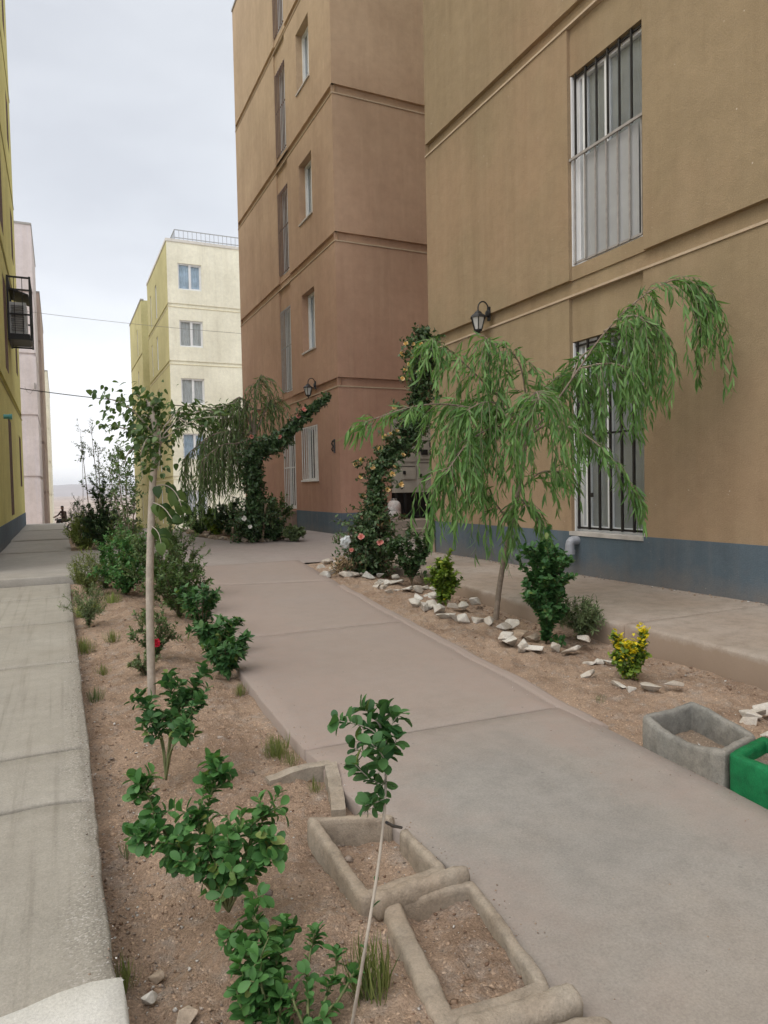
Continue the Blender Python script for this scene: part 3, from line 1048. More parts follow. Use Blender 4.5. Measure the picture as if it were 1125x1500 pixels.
for v0, v1, up_ in ((0.655, 2.93, False), (3.82, 6.05, True), (6.95, 9.2, True)):
    mb = MB()                  # pale plaster lining of the far jamb, frame of the french window
    mb.fbox(F1, u0 + 0.002, u0 + 0.018, v0 + 0.01, v1 - 0.01, 0.05, 0.29)
    for a, b, c, e in ((u0 + 0.02, u0 + 0.09, v0, v1), (u1 - 0.07, u1, v0, v1), (u0 + 0.09, u1 - 0.07, v0, v0 + 0.07), (u0 + 0.09, u1 - 0.07, v1 - 0.07, v1), (u0 + 0.14, u0 + 0.19, v0 + 0.07, v1 - 0.07), (u0 + 0.50, u0 + 0.555, v0 + .07, v1 - .07)):
        mb.fbox(F1, a, b, c, e, 0.11, 0.18)
    wdw = mb.build('window', PLASTER if False else PVC, b1)
    mb = MB()
    mb.fbox(F1, u0 + 0.03, u1 - 0.01, v0 + 0.02, v1 - 0.02, 0.145, 0.15)
    mb.build('pane', GLASS, wdw)
    mb = MB()
    cut = v0 + (v1 - v0) * 0.56
    n = 30
    for k in range(n):
        a, b = u0 + 0.02 + (u1 - u0 - 0.03) * k / n, u0 + 0.02 + (u1 - u0 - 0.03) * (k + 1) / n
        f = lambda q: 0.163 + 0.006 * math.sin(q * 40)
        mb.face([F1.pt(a, v0, f(a)), F1.pt(b, v0, f(b)), F1.pt(b, v1, f(b)), F1.pt(a, v1, f(a))])
    mb.build('curtain', CURTAIN_D, wdw, smooth=True)
    if up_:
        # dark upper bars, pale lower balustrade with a solid sheet behind
        mb = MB()
        nb = 7
        for k in range(nb):
            u = u0 + 0.07 + (u1 - u0 - 0.10) * k / (nb - 1)
            mb.fbox(F1, u - 0.010, u + 0.010, cut, v1 - 0.005, 0.055, 0.075)
        mb.fbox(F1, u0 + .03, u1 - 0.002, v1 - 0.045, v1 - 0.02, 0.076, 0.092)
        mb.build('grille', IRON, wdw)
        mb = MB()
        for k in range(nb):
            u = u0 + 0.06 + (u1 - u0 - 0.12) * k / (nb - 1)
            mb.fbox(F1, u - 0.009, u + 0.009, v0 + 0.03, cut, 0.045, 0.060)
        mb.fbox(F1, u0 - 0.03, u1 + 0.01, cut - 0.015, cut + 0.015, 0.018, 0.039)
        mb.fbox(F1, u0 + 0.02, u1 - 0.01, v0 + 0.03, v0 + 0.055, 0.063, 0.08)
        mb.build('balustrade', GREYBAR, wdw)
        mb = MB()
        mb.fbox(F1, u0 + 0.19, u1 - 0.13, v0 + 0.06, cut - 0.02, 0.082, 0.09)
        mb.build('backing_sheet', SHEET, wdw)
    else:
        mb = MB()
        nb = 7
        for k in range(nb):
            u = u0 + 0.07 + (u1 - u0 - 0.10) * k / (nb - 1)
            mb.fbox(F1, u - 0.012, u + 0.012, v0 + 0.035, v1 - 0.01, 0.05, 0.074)
        for v in (v0 + 0.05, v0 + 1.15, v1 - 0.05):
            mb.fbox(F1, u0 + 0.02, u1 - 0.002, v - 0.012, v + 0.012, 0.075, 0.09)
        mb.fbox(F1, u0 + 0.285, u0 + 0.335, v0 + 0.42, v0 + 0.47, 0.035, 0.049)
        mb.build('grille', IRON, wdw)
mb = MB()
mb.fbox(F1, u0 - 0.01, u1 - 0.003, 0.615, 0.662, -0.028, 0.2)
mb.build('sill', PLASTER, b1)

# --- second brown building, corner towards the camera
b2 = thing('brown_apartment_building', 'second brown apartment block, its corner between the white barred windows and the meter cabinet', 'building', (5.6, 18.5, 0.2))
F2 = Face((5.6, 22.8, 0), (0, -1, 0), (-1, 0, 0))
W2 = 8.6
A0, A1 = 22.8 - 16.53, 22.8 - 15.60       # white windows
B0, B1 = 22.8 - 18.42, 22.8 - 17.45       # tall barred windows
z = band_zones(W2)
for k in range(4):
    o3 = 3.14 * k
    z.append((A0, A1, 4.58 + o3, 6.0 + o3, 0.24, False))
    z.append((B0, B1, 3.66 + o3, 3.82 + o3, 0.045, True))
    z.append((B0, B1, 3.82 + o3, 6.05 + o3, 0.22, False))
    z.append((B0, B1, 6.05 + o3, 6.62 + o3, 0.045, True))
z += [(B0 + 0.03, B1 + 0.12, 0.70, 2.92, 0.24, False), (A0 - 0.30, A1, 1.44, 2.76, 0.24, False)]
FF = Face((5.6, 14.2, 0), (1, 0, 0), (0, -1, 0))
WF = 6.0
mb = MB()
relief(mb, F2, W2, -0.6, ZT, z)
relief(mb, FF, WF, -0.2, ZT, band_zones(WF) + [(1.24, 3.2, 0.35, 2.95, 0.9, True)])
shell(mb, 5.6, 14.5, 14.2, 22.8, -0.6, ZT, 'ENT')
mb.face([(11.6, 14.2, -0.2), (14.5, 14.2, -0.2), (14.5, 14.2, ZT), (11.6, 14.2, ZT)])
mb.face([(9.8, 10.1, -0.2), (9.8, 14.2, -0.2), (9.8, 14.2, ZT), (9.8, 10.1, ZT)])
mb.build('wall', BROWN2, b2)
ledge(F2, b2, W2)
ledge(FF, b2, WF)
plinth(F2, b2, [(0, B0 + 0.03), (B1 + 0.12, W2 + 0.014)], -0.3, 0.68)
plinth(FF, b2, [(0.0, 1.24)], -0.1, 0.68)
mb = MB()
mb.fbox(F2, 0, W2 + 0.03, ZT - 0.02, ZT + 0.05, -0.03, 0.25)
mb.fbox(FF, 0.26, WF, ZT - 0.02, ZT + 0.05, -0.03, 0.25)
mb.build('coping', COPING, b2)
mb = MB()
mb.fbox(F2, B0 - 0.02, B1 + 0.14, 0.12, 0.66, -0.16, 0.0)
mb.build('door_step', simple('brown_step', (0.22, 0.15, 0.115), 0.95, var=0.25, bmp=0.3), b2)
for k in range(4):
    o3 = 3.14 * k
    pvc_window(F2, b2, A0, A1, 4.58 + o3, 6.0 + o3, 0.22, cur=CURTAIN_W if k != 1 else CURTAIN)
    sill(F2, b2, A0, A1, 4.58 + o3)
    wd = pvc_window(F2, b2, B0, B1, 3.82 + o3, 6.05 + o3, 0.20, cur=CURTAIN)
    bars(F2, wd, 'grille', RUSTBAR if k != 0 else GREYBAR, B0 + 0.05, B1 - 0.05, 3.86 + o3, 6.02 + o3, 8, 0.02, (5.02 + o3,), 0.009)
dr = MB()
a, b = B0 + 0.03, B1 + 0.12
for q in ((a, a + 0.07, 0.70, 2.92), (b - 0.07, b, 0.70, 2.92), (a + 0.07, b - 0.07, 2.85, 2.92), (a + .07, b - .07, 0.70, 0.78), ((a + b) / 2 - .03, (a + b) / 2 + .03, .78, 2.85)):
    dr.fbox(F2, *q, 0.15, 0.22)
dr = dr.build('door', PVC, b2)
mb = MB()
mb.fbox(F2, a + .01, b - .01, 0.72, 2.9, 0.183, 0.19)
mb.build('pane', GLASS, dr)
mb = MB()
mb.fbox(F2, a, b, 0.70, 2.92, 0.225, 0.235)
mb.build('curtain', DARKROOM, dr)  # dark sheet painted as the unlit room, not cloth
bars(F2, dr, 'grille', WHITEBAR, a + 0.06, b - 0.06, 0.72, 2.88, 7, 0.0, (1.8,), 0.020, 0.005)
wd = pvc_window(F2, b2, A0 - 0.30, A1, 1.44, 2.76, 0.22, cur=DARKROOM)  # backing here is painted dark as the unlit room, not cloth
bars(F2, wd, 'grille', WHITEBAR, A0 - 0.24, A1 - 0.06, 1.46, 2.74, 8, 0.0, (), 0.022, 0.005)
sill(F2, b2, A0 - 0.30, A1, 1.44, WHITEBAR)

# --- cream building down the slope
c1 = thing('cream_apartment_building', 'cream apartment block with a yellow side and a railing on its roof, down the slope', 'building', (6.0, 46.0, -1.05))
FC = Face((6.0, 41.4, 0), (1, 0, 0), (0, -1, 0))
WC = 10.0
cb = [1.90, 5.24, 8.53, 11.80]
wz = [(-0.25, 1.27), (3.07, 4.55), (6.24, 7.74), (9.55, 11.06), (12.81, 14.31)]
z = [(-1, 11, b, b + 0.2, 0.045, True) for b in cb]
for a, b in wz:
    z += [(0.6, 1.93, a, b, 0.25, False), (4.3, 5.6, a, b, 0.25, False)]
mb = MB()
relief(mb, FC, WC, -2.0, 15.5, z)
mb.build('front_wall', CREAM, c1)
FS = Face((6.0, 50.9, 0), (0, -1, 0), (-1, 0, 0))
WS = 9.5
z = [(-1, 11, b, b + 0.2, 0.045, True) for b in cb]
sw = []
for k, (a, b) in enumerate(wz):
    sw.append((4.1, 4.75, a - 0.6, b, 0.12, False))
    sw.append((1.5, 2.0, a - 0.6, b, 0.12, False))
mb = MB()
relief(mb, FS, WS, -2.6, 15.5, z + sw)
shell(mb, 6.0, 16.0, 41.4, 50.9, -2.6, 15.5, 'ENT')
mb.build('side_wall', YELL, c1)
CLEDGE = simple('pale_ledge', (0.66, 0.60, 0.42), 0.95)
for b in cb:
    for FX, WX in ((FC, WC), (FS, WS)):
        mb = MB()
        mb.fbox(FX, 0, WX, b - 0.03, b + 0.002, -0.02, 0.04)
        mb.build('ledge', CLEDGE, c1)
mb = MB()
mb.fbox(FC, -0.04, WC, 15.48, 15.64, -0.04, 0.2)
mb.fbox(FS, 0, WS - 0.2, 15.48, 15.64, -0.04, 0.2)
mb.build('coping', simple('pale_coping', (0.62, 0.60, 0.55), 0.8), c1)
for k, (a, b) in enumerate(wz):
    for q0, q1 in ((0.6, 1.93), (4.3, 5.6)):
        wd = pvc_window(FC, c1, q0, q1, a, b, 0.13, 0.075, cur=(CURTAIN_W, CURTAIN_B, CURTAIN, CURTAIN, CURTAIN_B)[k])
        if k == 0:
            bars(FC, wd, 'grille', WHITEBAR, q0 + 0.04, q1 - 0.04, a + 0.03, b - 0.03, 7, 0.02, ((a + b) / 2 - 0.1,), 0.014)
    for s0, s1, c, e, *_ in sw[2 * k:2 * k + 2]:
        wd = pvc_window(FS, c1, s0, s1, c, e, 0.10, 0.05, cur=CURTAIN, mull=False)
mb = MB()
for k in range(37):
    x = 6.5 + k * 0.25
    mb.box(x - 0.012, x + 0.012, 41.52, 41.545, 15.64, 16.2)
for v in (15.78, 16.22):
    mb.box(6.48, 15.6, 41.51, 41.555, v - 0.02, v + 0.02)
for k in range(26):
    y = 41.6 + k * 0.25
    mb.box(6.49, 6.515, y - 0.012, y + 0.012, 15.64, 16.2)
mb.box(6.48, 6.525, 41.56, 48, 16.2, 16.24)
mb.build('railing', simple('grey_railing', (0.34, 0.35, 0.37), 0.5, 0.3), c1)

# --- yellow building behind it
c2 = thing('yellow_apartment_building', 'yellow apartment block showing behind the cream one, at the foot of the street', 'building', (6.0, 59.0, -1.7))
FY = Face((6.0, 63.8, 0), (0, -1, 0), (-1, 0, 0))
z = [(-1, 11, b - 0.35, b - 0.15, 0.045, True) for b in cb]
sw = []
for a, b in wz:
    sw.append((5.4, 6.0, a - 0.9, b - 0.35, 0.12, False))
mb = MB()
relief(mb, FY, 8.9, -3.2, 15.5, z + sw)
shell(mb, 6.0, 16.0, 54.9, 63.8, -3.2, 15.5, 'ENST')
mb.build('wall', YELL, c2)
mb = MB()
mb.fbox(FY, 0, 8.94, 15.48, 15.6, -0.04, 0.2)
mb.build('coping', COPING, c2)
for s0, s1, c, e, *_ in sw:
    pvc_window(FY, c2, s0, s1, c, e, 0.10, 0.05, cur=CURTAIN, mull=False)

# --- olive yellow building at the left edge
l1 = thing('olive_apartment_building', 'olive yellow apartment block with a blue base at the left edge, beside the pavement', 'building', (-0.95, 17.5, 0.2))
FL = Face((-0.95, 10.6, 0), (0, 1, 0), (1, 0, 0))
WL = 13.1
z = band_zones(WL)
ol = []
for k in range(5):
    o3 = 3.14 * k
    ol.append((6.55, 7.65, 0.75 + o3 + (0.1 if k else 0), 2.93 + o3, 0.16, False))
    ol.append((11.0, 12.0, 1.44 + o3, 2.86 + o3, 0.16, False))
mb = MB()
relief(mb, FL, WL, -0.6, ZT, z + ol)
shell(mb, -10, -0.95, 10.6, 23.7, -0.6, ZT, 'WNST')
mb.build('wall', OLIVE, l1)
OLEDGE = simple('olive_ledge', (0.36, 0.325, 0.13), 0.95)
for b in BANDS:
    mb = MB()
    mb.fbox(FL, 0.002, WL - 0.002, b - 0.022, b + 0.004, -0.016, 0.06)
    mb.build('ledge', OLEDGE, l1)
plinth(FL, l1, [(0, WL + 0.014)], -0.3, 0.68)
mb = MB()
mb.fbox(FL, 0, WL + 0.03, ZT - 0.02, ZT + 0.05, -0.03, 0.25)
mb.build('coping', COPING, l1)
for a, b, c, e, *_ in ol:
    wd = pvc_window(FL, l1, a, b, c, e, 0.14, 0.05, cur=CURTAIN)
    bars(FL, wd, 'grille', RUSTBAR, a + 0.04, b - 0.04, c + 0.03, e - 0.03, 7, 0.01, (), 0.009)

# --- the blocks beyond it on the left
def far_block(label, name, x1, y0, y1, z0, z1, bandz, m, wins, frontwins=()):
    t = thing(name, label, 'building', (x1, (y0 + y1) / 2, z0))
    Fa = Face((x1, y0, 0), (0, 1, 0), (1, 0, 0))
    Fb = Face((x1 - 9, y0, 0), (1, 0, 0), (0, -1, 0))
    zz = [(-1, 40, b, b + 0.16, 0.06, True) for b in bandz]
    mb = MB()
    relief(mb, Fa, y1 - y0, z0 - 1, z1, zz + [(a, b, c, e, 0.12, False) for a, b, c, e in wins])
    relief(mb, Fb, 9, z0 - 1, z1, zz)
    shell(mb, x1 - 9, x1, y0, y1, z0 - 1, z1, 'WNT')
    mb.build('wall', m, t)
    mb = MB()
    mb.fbox(Fa, 0, y1 - y0, z1 - 0.02, z1 + 0.08, -0.03, 0.2)
    mb.fbox(Fb, 0, 9.03, z1 - 0.02, z1 + 0.08, -0.03, 0.2)
    mb.build('coping', COPING, t)
    for a, b, c, e in wins:
        pvc_window(Fa, t, a, b, c, e, 0.10, 0.05, cur=CURTAIN, mull=False)
    return t


far_block('pale lilac apartment block behind the olive building, with stained corner render', 'pale_apartment_building', -0.85, 40.0, 47.3, -1.1, 14.95, [2.0, 5.15, 8.28, 11.4], PALE, [(3, 3.6, 3.2, 5.0), (3, 3.6, 6.3, 8.1), (3, 3.6, 9.4, 11.2)])
far_block('dusty pink apartment block between the pale lilac block and the far cream one', 'pink_apartment_building', -0.70, 48.0, 60.0, -1.5, 13.6, [1.2, 4.3, 7.4, 10.5], PINK, [(2, 2.7, 1.9, 3.8), (7, 7.7, 1.9, 3.8), (2, 2.7, 5.0, 6.9)])
far_block('farthest pale yellow apartment block at the lower left end of the alley', 'pale_yellow_apartment_building', -0.61, 72.0, 92.0, -2.6, 12.6, [1.0, 4.1, 7.2], CREAM, [(3, 3.8, 1.6, 3.4), (10, 10.8, 1.6, 3.4), (3, 3.8, 4.6, 6.4)])

# ------------------------------------------------------------------ the dusty air over the plain
hz = bpy.data.materials.new('dusty_air')
hz.use_nodes = True
ht = hz.node_tree
ht.nodes.clear()
ho = N(ht, 'ShaderNodeOutputMaterial')
pv = N(ht, 'ShaderNodeVolumePrincipled')
pv.inputs['Color'].default_value = (0.88, 0.90, 0.95, 1)
pv.inputs['Density'].default_value = 0.00016
pv.inputs['Anisotropy'].default_value = 0.2
ht.links.new(pv.outputs[0], ho.inputs['Volume'])
mb = MB()
mb.box(-4700, 4700, -80, 7100, -30, 110)
tag(mb.build('haze', hz), kind='stuff')

# ------------------------------------------------------------------ concrete planting troughs
def trough(name, label, corners, thick, ztop, zbot, m, fill=None, fillz=0.0, group=None, gap=None, seed=0, amp=0.008, cat='trough', sag=(0, 0, 0, 0)):
    """open ring cast round a planting hole; corners anticlockwise, thick and ztop per side / corner"""
    P = [Vector((c[0], c[1], 0)) for c in corners]
    cen = sum(P, Vector()) / 4
    t = thing(name, label, cat, (cen.x, cen.y, zbot), group)
    inner = []
    for k in range(4):
        a, b, c = P[k - 1], P[k], P[(k + 1) % 4]
        def off(p, q, d):
            e = (q - p).normalized()
            nrm = Vector((-e.y, e.x, 0))
            return p + nrm * d, e
        p1, e1 = off(a, b, thick[k - 1])
        p2, e2 = off(b, c, thick[k])
        den = e1.x * e2.y - e1.y * e2.x
        w_ = p2 - p1
        s_ = (w_.x * e2.y - w_.y * e2.x) / den
        inner.append(p1 + e1 * s_)
    rows = []
    for k in range(4):
        n = 44
        for j in range(n):
            f = j / n
            po = P[k].lerp(P[(k + 1) % 4], f)
            pi = inner[k].lerp(inner[(k + 1) % 4], f)
            zt = ztop[k] * (1 - f) + ztop[(k + 1) % 4] * f - sag[k] * math.sin(math.pi * f)
            rows.append((po, pi, zt, k, f))
    prof = [(0, 0), (0, .55), (0, .90), (.07, .97), (.22, 1.0), (.5, 1.0), (.78, 1.0), (.93, .97), (1, .90), (1, .55), (1, 0)]
    mb = MB()
    ring = []
    for po, pi, zt, k, f in rows:
        r_ = []
        # round the outer corners a little
        cr_ = 0.012 * max(0, 1 - min(f, 1 - f) * 7) ** 2
        po2 = po.lerp(pi, min(1, cr_ / max(0.02, (pi - po).length)))
        for a, h in prof:
            q = po2.lerp(pi, a)
            z = zbot + (zt - zbot) * h
            dx = amp * .7 * nz(q.x, q.y, z + seed, 9) + amp * .6 * nz(q.x, q.y, z + seed, 34)
            dy = amp * nz(q.y, q.x, z + seed + 5, 9) + amp * .5 * nz(q.y, q.x, z + seed, 28)
            dz = (amp * 1.1 * nz(q.x, q.y, seed + 9, 6) + amp * .6 * nz(q.x, q.y, seed, 24)) * h
            r_.append(len(mb.v))
            mb.v.append((q.x + dx, q.y + dy, z + dz))
        ring.append(r_)
    n = len(ring)
    for k in range(n):
        if gap and rows[k][3] == gap[0] and gap[1] <= rows[k][4] < gap[2]:
            continue
        a, b = ring[k], ring[(k + 1) % n]
        for j in range(len(prof) - 1):
            mb.f.append((a[j], b[j], b[j + 1], a[j + 1]))
    if gap:
        ks = [k for k in range(n) if rows[k][3] == gap[0] and gap[1] <= rows[k][4] < gap[2]]
        mb.f.append(tuple(ring[ks[0]]))
        mb.f.append(tuple(reversed(ring[(ks[-1] + 1) % n])))
    mb.build('rim', m, t, smooth=True)
    if fill:
        V = []
        nn = 22
        for j in range(nn + 1):
            for i in range(nn + 1):
                u, v = i / nn, j / nn
                q = (inner[0].lerp(inner[1], u)).lerp(inner[3].lerp(inner[2], u), v)
                q = q + (q - cen) * 0.06
                e = min(u, 1 - u, v, 1 - v)
                V.append((q.x, q.y, fillz + 0.35 * rough(q.x, q.y) + 0.02 * (1 - min(1, e * 4))))
        mb = MB()
        mb.v = V
        for j in range(nn):
            for i in range(nn):
                k = j * (nn + 1) + i
                mb.f.append((k, k + 1, k + nn + 2, k + nn + 1))
        f_ = mb.build('soil_fill', fill, t, smooth=True, fix=False)
        Vs, Ts, o = [], [], 0
        r3 = random.Random(seed + 3)
        for _ in range(420):
            u, v = r3.random(), r3.random()
            q = (inner[0].lerp(inner[1], u)).lerp(inner[3].lerp(inner[2], u), v)
            s = 0.0022 + 0.0075 * r3.random() ** 4
            Vp, T = PROT[r3.randrange(8)]
            Vs.append(Vp * s + np.array((q.x, q.y, fillz + 0.35 * rough(q.x, q.y) + s * .3)))
            Ts.append(T + o)
            o += len(Vp)
        T = np.concatenate(Ts)
        gp = np_mesh('gravel_fill', np.concatenate(Vs), T.ravel(), np.full(len(T), 3), PEBBLE, t)
        gp['kind'] = 'stuff'
    return t




def rough_bar(p0, p1, w_, h, m, parent, seed, name='front_bar'):
    """hand-cast rounded bar lying across the front of a trough"""
    p0, p1 = Vector(p0), Vector(p1)
    e = (p1 - p0).normalized()
    s_ = Vector((-e.y, e.x, 0))
    mb = MB()
    n, k = 40, 14
    for i in range(n + 1):
        f = i / n
        c = p0.lerp(p1, f)
        sc = min(1, (min(f, 1 - f) * n + .35) / 1.6) ** .5
        for j in range(k):
            a = 2 * math.pi * j / k
            ca, sa = math.cos(a), math.sin(a)
            x = math.copysign(abs(ca) ** .7, ca) * w_ * sc
            z = math.copysign(abs(sa) ** .7, sa) * h * sc
            q = c + s_ * x + Vector((0, 0, z - h))
            d = .007 * nz(q.x, q.y, q.z + seed, 11) + .005 * nz(q.x, q.y, q.z + seed, 36)
            mb.v.append(tuple(q + (s_ * ca + Vector((0, 0, sa))) * d))
    for i in range(n):
        for j in range(k):
            a, b = i * k + j, i * k + (j + 1) % k
            mb.f.append((a, b, b + k, a + k))
    mb.f.append(tuple(range(k)))
    mb.f.append(tuple(n * k + j for j in reversed(range(k))))
    return mb.build(name, m, parent, smooth=True)


TA = [(0.720, 1.320, 0.030), (1.040, 1.300, 0.030), (1.130, 1.810, 0.030), (0.820, 1.850, 0.030)]
tA = trough('planting_trough', 'large sunken earth-filled concrete trough nearest the camera, beside the path', TA, (0.05, 0.036, 0.042, 0.06), (0.035, 0.035, 0.028, 0.03), -0.16, TROUGH, GRAVEL, -0.085, seed=1, amp=0.006, group='sunken concrete troughs along the path')
rough_bar((0.760, 1.290, 0.060), (1.070, 1.260, 0.060), .034, .042, TROUGH, tA, 3)
TB = [(0.760, 1.840, 0.050), (1.070, 1.850, 0.050), (1.080, 2.300, 0.030), (0.770, 2.390, 0.050)]
tB = trough('planting_trough', 'second sunken concrete trough with a broken gap in its path-side rim, behind the nearest one', TB, (0.045, 0.036, 0.036, 0.042), (0.045, 0.045, 0.035, 0.05), -0.16, TROUGH, GRAVEL, -0.085, seed=2, amp=0.006, gap=(1, 0.66, 0.92), group='sunken concrete troughs along the path')
rough_bar((0.790, 1.820, 0.060), (1.120, 1.830, 0.060), .028, .040, TROUGH, tB, 9)
TC = [(0.620, 1.000, 0.050), (1.040, 0.910, 0.050), (1.090, 1.200, 0.050), (0.840, 1.240, 0.050)]
trough('planting_trough', 'concrete trough cut by the bottom edge of the photo, only its far rim showing', TC, (0.07, 0.06, 0.07, 0.08), (0.045,) * 4, -0.16, TROUGH, GRAVEL, -0.06, seed=3, group='sunken concrete troughs along the path')
# a broken corner of an older trough
mb = MB()
fr = [(0.770, 2.890, 0.000), (0.920, 2.900, 0.020), (1.060, 2.890, 0.020), (1.000, 2.670, 0.010), (0.940, 2.480, 0.000)]
for k in range(len(fr) - 1):
    n = 8
    a, b = Vector(fr[k]), Vector(fr[k + 1])
    e = (b - a).normalized()
    nn_ = Vector((-e.y, e.x, 0)) * 0.028
    for j in range(n):
        p, q = a.lerp(b, j / n), a.lerp(b, (j + 1) / n)
        f = lambda v: Vector((v.x + 0.004 * nz(v.x, v.y, 1, 20), v.y + 0.004 * nz(v.x, v.y, 3, 20), v.z + 0.006 * nz(v.x, v.y, 6, 18)))
        p, q = f(p), f(q)
        dz = Vector((0, 0, 0.16))
        mb.hexa([p - nn_ - dz, q - nn_ - dz, q + nn_ - dz, p + nn_ - dz, p - nn_, q - nn_, q + nn_, p + nn_])
tag(mb.build('broken_trough', TROUGH), 'broken corner of an old concrete trough at the edge of the left bed', 'trough')

GL = [(2.400, 1.930, 0.150), (2.700, 2.000, 0.150), (2.800, 2.440, 0.150), (2.440, 2.420, 0.150)]
trough('raised_trough', 'grey unpainted concrete trough on the right edge of the path, touching the green one', GL, (0.040, 0.036, 0.04, 0.040), (0.145, 0.14, 0.165, 0.15), -0.06, TROUGHG, GRAVEL, 0.015, seed=4, amp=0.006, sag=(0.0, -.005, .012, .038))
ga, gb = Vector(GL[0]), Vector(GL[1])
gd = (Vector(GL[0]) - Vector(GL[3])).normalized() * 0.50
off = (Vector(GL[0]) - Vector(GL[3])).normalized() * 0.012
GG = [tuple(ga + gd), tuple(gb + gd), tuple(gb + off), tuple(ga + off)]
trough('raised_trough', 'green painted concrete trough at the right edge of the photo', GG, (0.05, 0.05, 0.05, 0.052), (0.15, 0.15, 0.15, 0.15), -0.06, GREEN, GRAVEL, 0.085, seed=5, amp=0.006)


# ------------------------------------------------------------------ stones laid round the plants
def stone(spot, s, name, label, group, seed, flat=0.6, m=None):
    r3 = random.Random(seed)
    V, T = hull(seed + 100, r3.choice((9, 10, 12)), (r3.uniform(.9, 1.2), r3.uniform(.65, .9), flat * r3.uniform(.9, 1.25)))
    a = r3.uniform(0, 6.28)
    tilt = r3.uniform(-.35, .35)
    M_ = Matrix.Rotation(a, 3, 'Z') @ Matrix.Rotation(tilt, 3, 'X')
    me = bpy.data.meshes.new(name)
    me.from_pydata([tuple((M_ @ Vector(v)) * s) for v in V], [], [tuple(t) for t in T])
    bm = bmesh.new()
    bm.from_mesh(me)
    bmesh.ops.dissolve_limit(bm, angle_limit=R(9), verts=bm.verts, edges=bm.edges)
    bmesh.ops.bevel(bm, geom=list(bm.edges), offset=s * 0.09, segments=2, profile=0.6, affect='EDGES', clamp_overlap=True)
    bm.to_mesh(me)
    bm.free()
    me.materials.append(m or STONE)
    o = bpy.data.objects.new(name, me)
    COL.objects.link(o)
    o.location = (spot[0], spot[1], spot[2] + s * 0.34)
    return tag(o, label, 'stone', group)


def ring(spots, s0, s1, label, group, seed, m=None, flat=0.62):
    r3 = random.Random(seed)
    for k, p in enumerate(spots):
        stone((p[0], p[1], p[2] - 0.02), r3.uniform(s0, s1) * 1.2, 'border_stone', label, group, seed * 50 + k, flat * .78, m)


TANSTONE = concrete('tan_stone', (0.36, 0.29, 0.22), (0.48, 0.42, 0.34), dust=(0.32, 0.22, 0.15), dustamt=0.5, scale=5)
ring([(3.339, 9.284, 0.116), (3.612, 9.778, 0.126), (3.283, 8.730, 0.105), (3.655, 9.417, 0.118), (3.465, 9.149, 0.113), (3.542, 8.953, 0.109), (3.691, 9.018, 0.110), (3.424, 8.327, 0.096), (3.801, 8.954, 0.109), (3.543, 8.311, 0.096), (3.547, 8.129, 0.093), (3.118, 8.502, 0.100), (3.309, 8.264, 0.095)], 0.065, 0.11, 'pale stone in the heap bordering the foot of the flowering climbing rose', 'stones at the foot of the climbing rose', 3)
ring([(3.435, 7.555, 0.081), (3.581, 7.745, 0.085), (3.327, 7.356, 0.077), (3.355, 7.218, 0.074), (3.307, 6.969, 0.069), (3.462, 7.037, 0.071), (3.504, 6.916, 0.068), (3.649, 6.933, 0.069), (3.739, 6.942, 0.069), (3.795, 6.851, 0.067), (3.655, 7.588, 0.082), (3.850, 7.907, 0.088), (3.742, 8.145, 0.093), (3.737, 7.542, 0.081), (3.545, 7.537, 0.081)], 0.055, 0.09, 'pale stone in the arc round the dark green bush left of the yellow-green one', 'stones round the dark green bush', 4)
ring([(3.393, 6.451, 0.059), (3.222, 6.217, 0.054), (3.164, 5.976, 0.049), (3.294, 5.995, 0.050), (3.284, 5.795, 0.046), (3.201, 5.527, 0.040), (3.463, 5.857, 0.047), (3.185, 5.359, 0.037), (3.231, 5.260, 0.035), (3.315, 5.190, 0.034), (3.359, 5.049, 0.031), (3.386, 4.877, 0.027), (3.498, 4.916, 0.028), (3.791, 5.969, 0.049), (3.564, 5.846, 0.047), (3.583, 6.432, 0.059), (3.512, 6.455, 0.059)], 0.065, 0.10, 'whitewashed stone in the curved row in front of the big willow trunk', 'stones in front of the willow trunk', 5)
ring([(3.126, 4.504, 0.020), (3.145, 4.430, 0.018), (3.081, 4.259, 0.015), (3.153, 4.153, 0.013), (3.296, 4.120, 0.012), (3.369, 4.022, 0.010), (3.620, 4.178, 0.013)], 0.075, 0.105, 'whitewashed stone in the arc round the tall upright green bush', 'stones round the tall upright bush', 6)
ring([(3.353, 4.608, 0.022), (3.379, 4.466, 0.019)], 0.07, 0.09, 'bare brown brick-like stone beside the tall upright green bush', 'brown stones by the tall upright bush', 7, TANSTONE)
ring([(3.235, 3.677, 0.007), (3.040, 3.449, 0.006), (3.340, 3.678, 0.007), (3.385, 3.594, 0.007), (3.057, 3.208, 0.004), (3.044, 3.084, 0.003), (3.159, 3.039, 0.003), (3.361, 3.066, 0.003)], 0.052, 0.078, 'thin white stone slab in the ring round the yellow-leaved bush', 'stones round the yellow-leaved bush', 8, None, 0.4)
ring([(3.245, 2.465, -0.002), (3.178, 2.395, -0.002), (3.364, 2.499, -0.001), (3.441, 2.513, -0.001), (3.081, 2.240, -0.003)], 0.05, 0.07, 'white stone at the right edge of the photo behind the grey trough', 'stones behind the grey trough', 9)
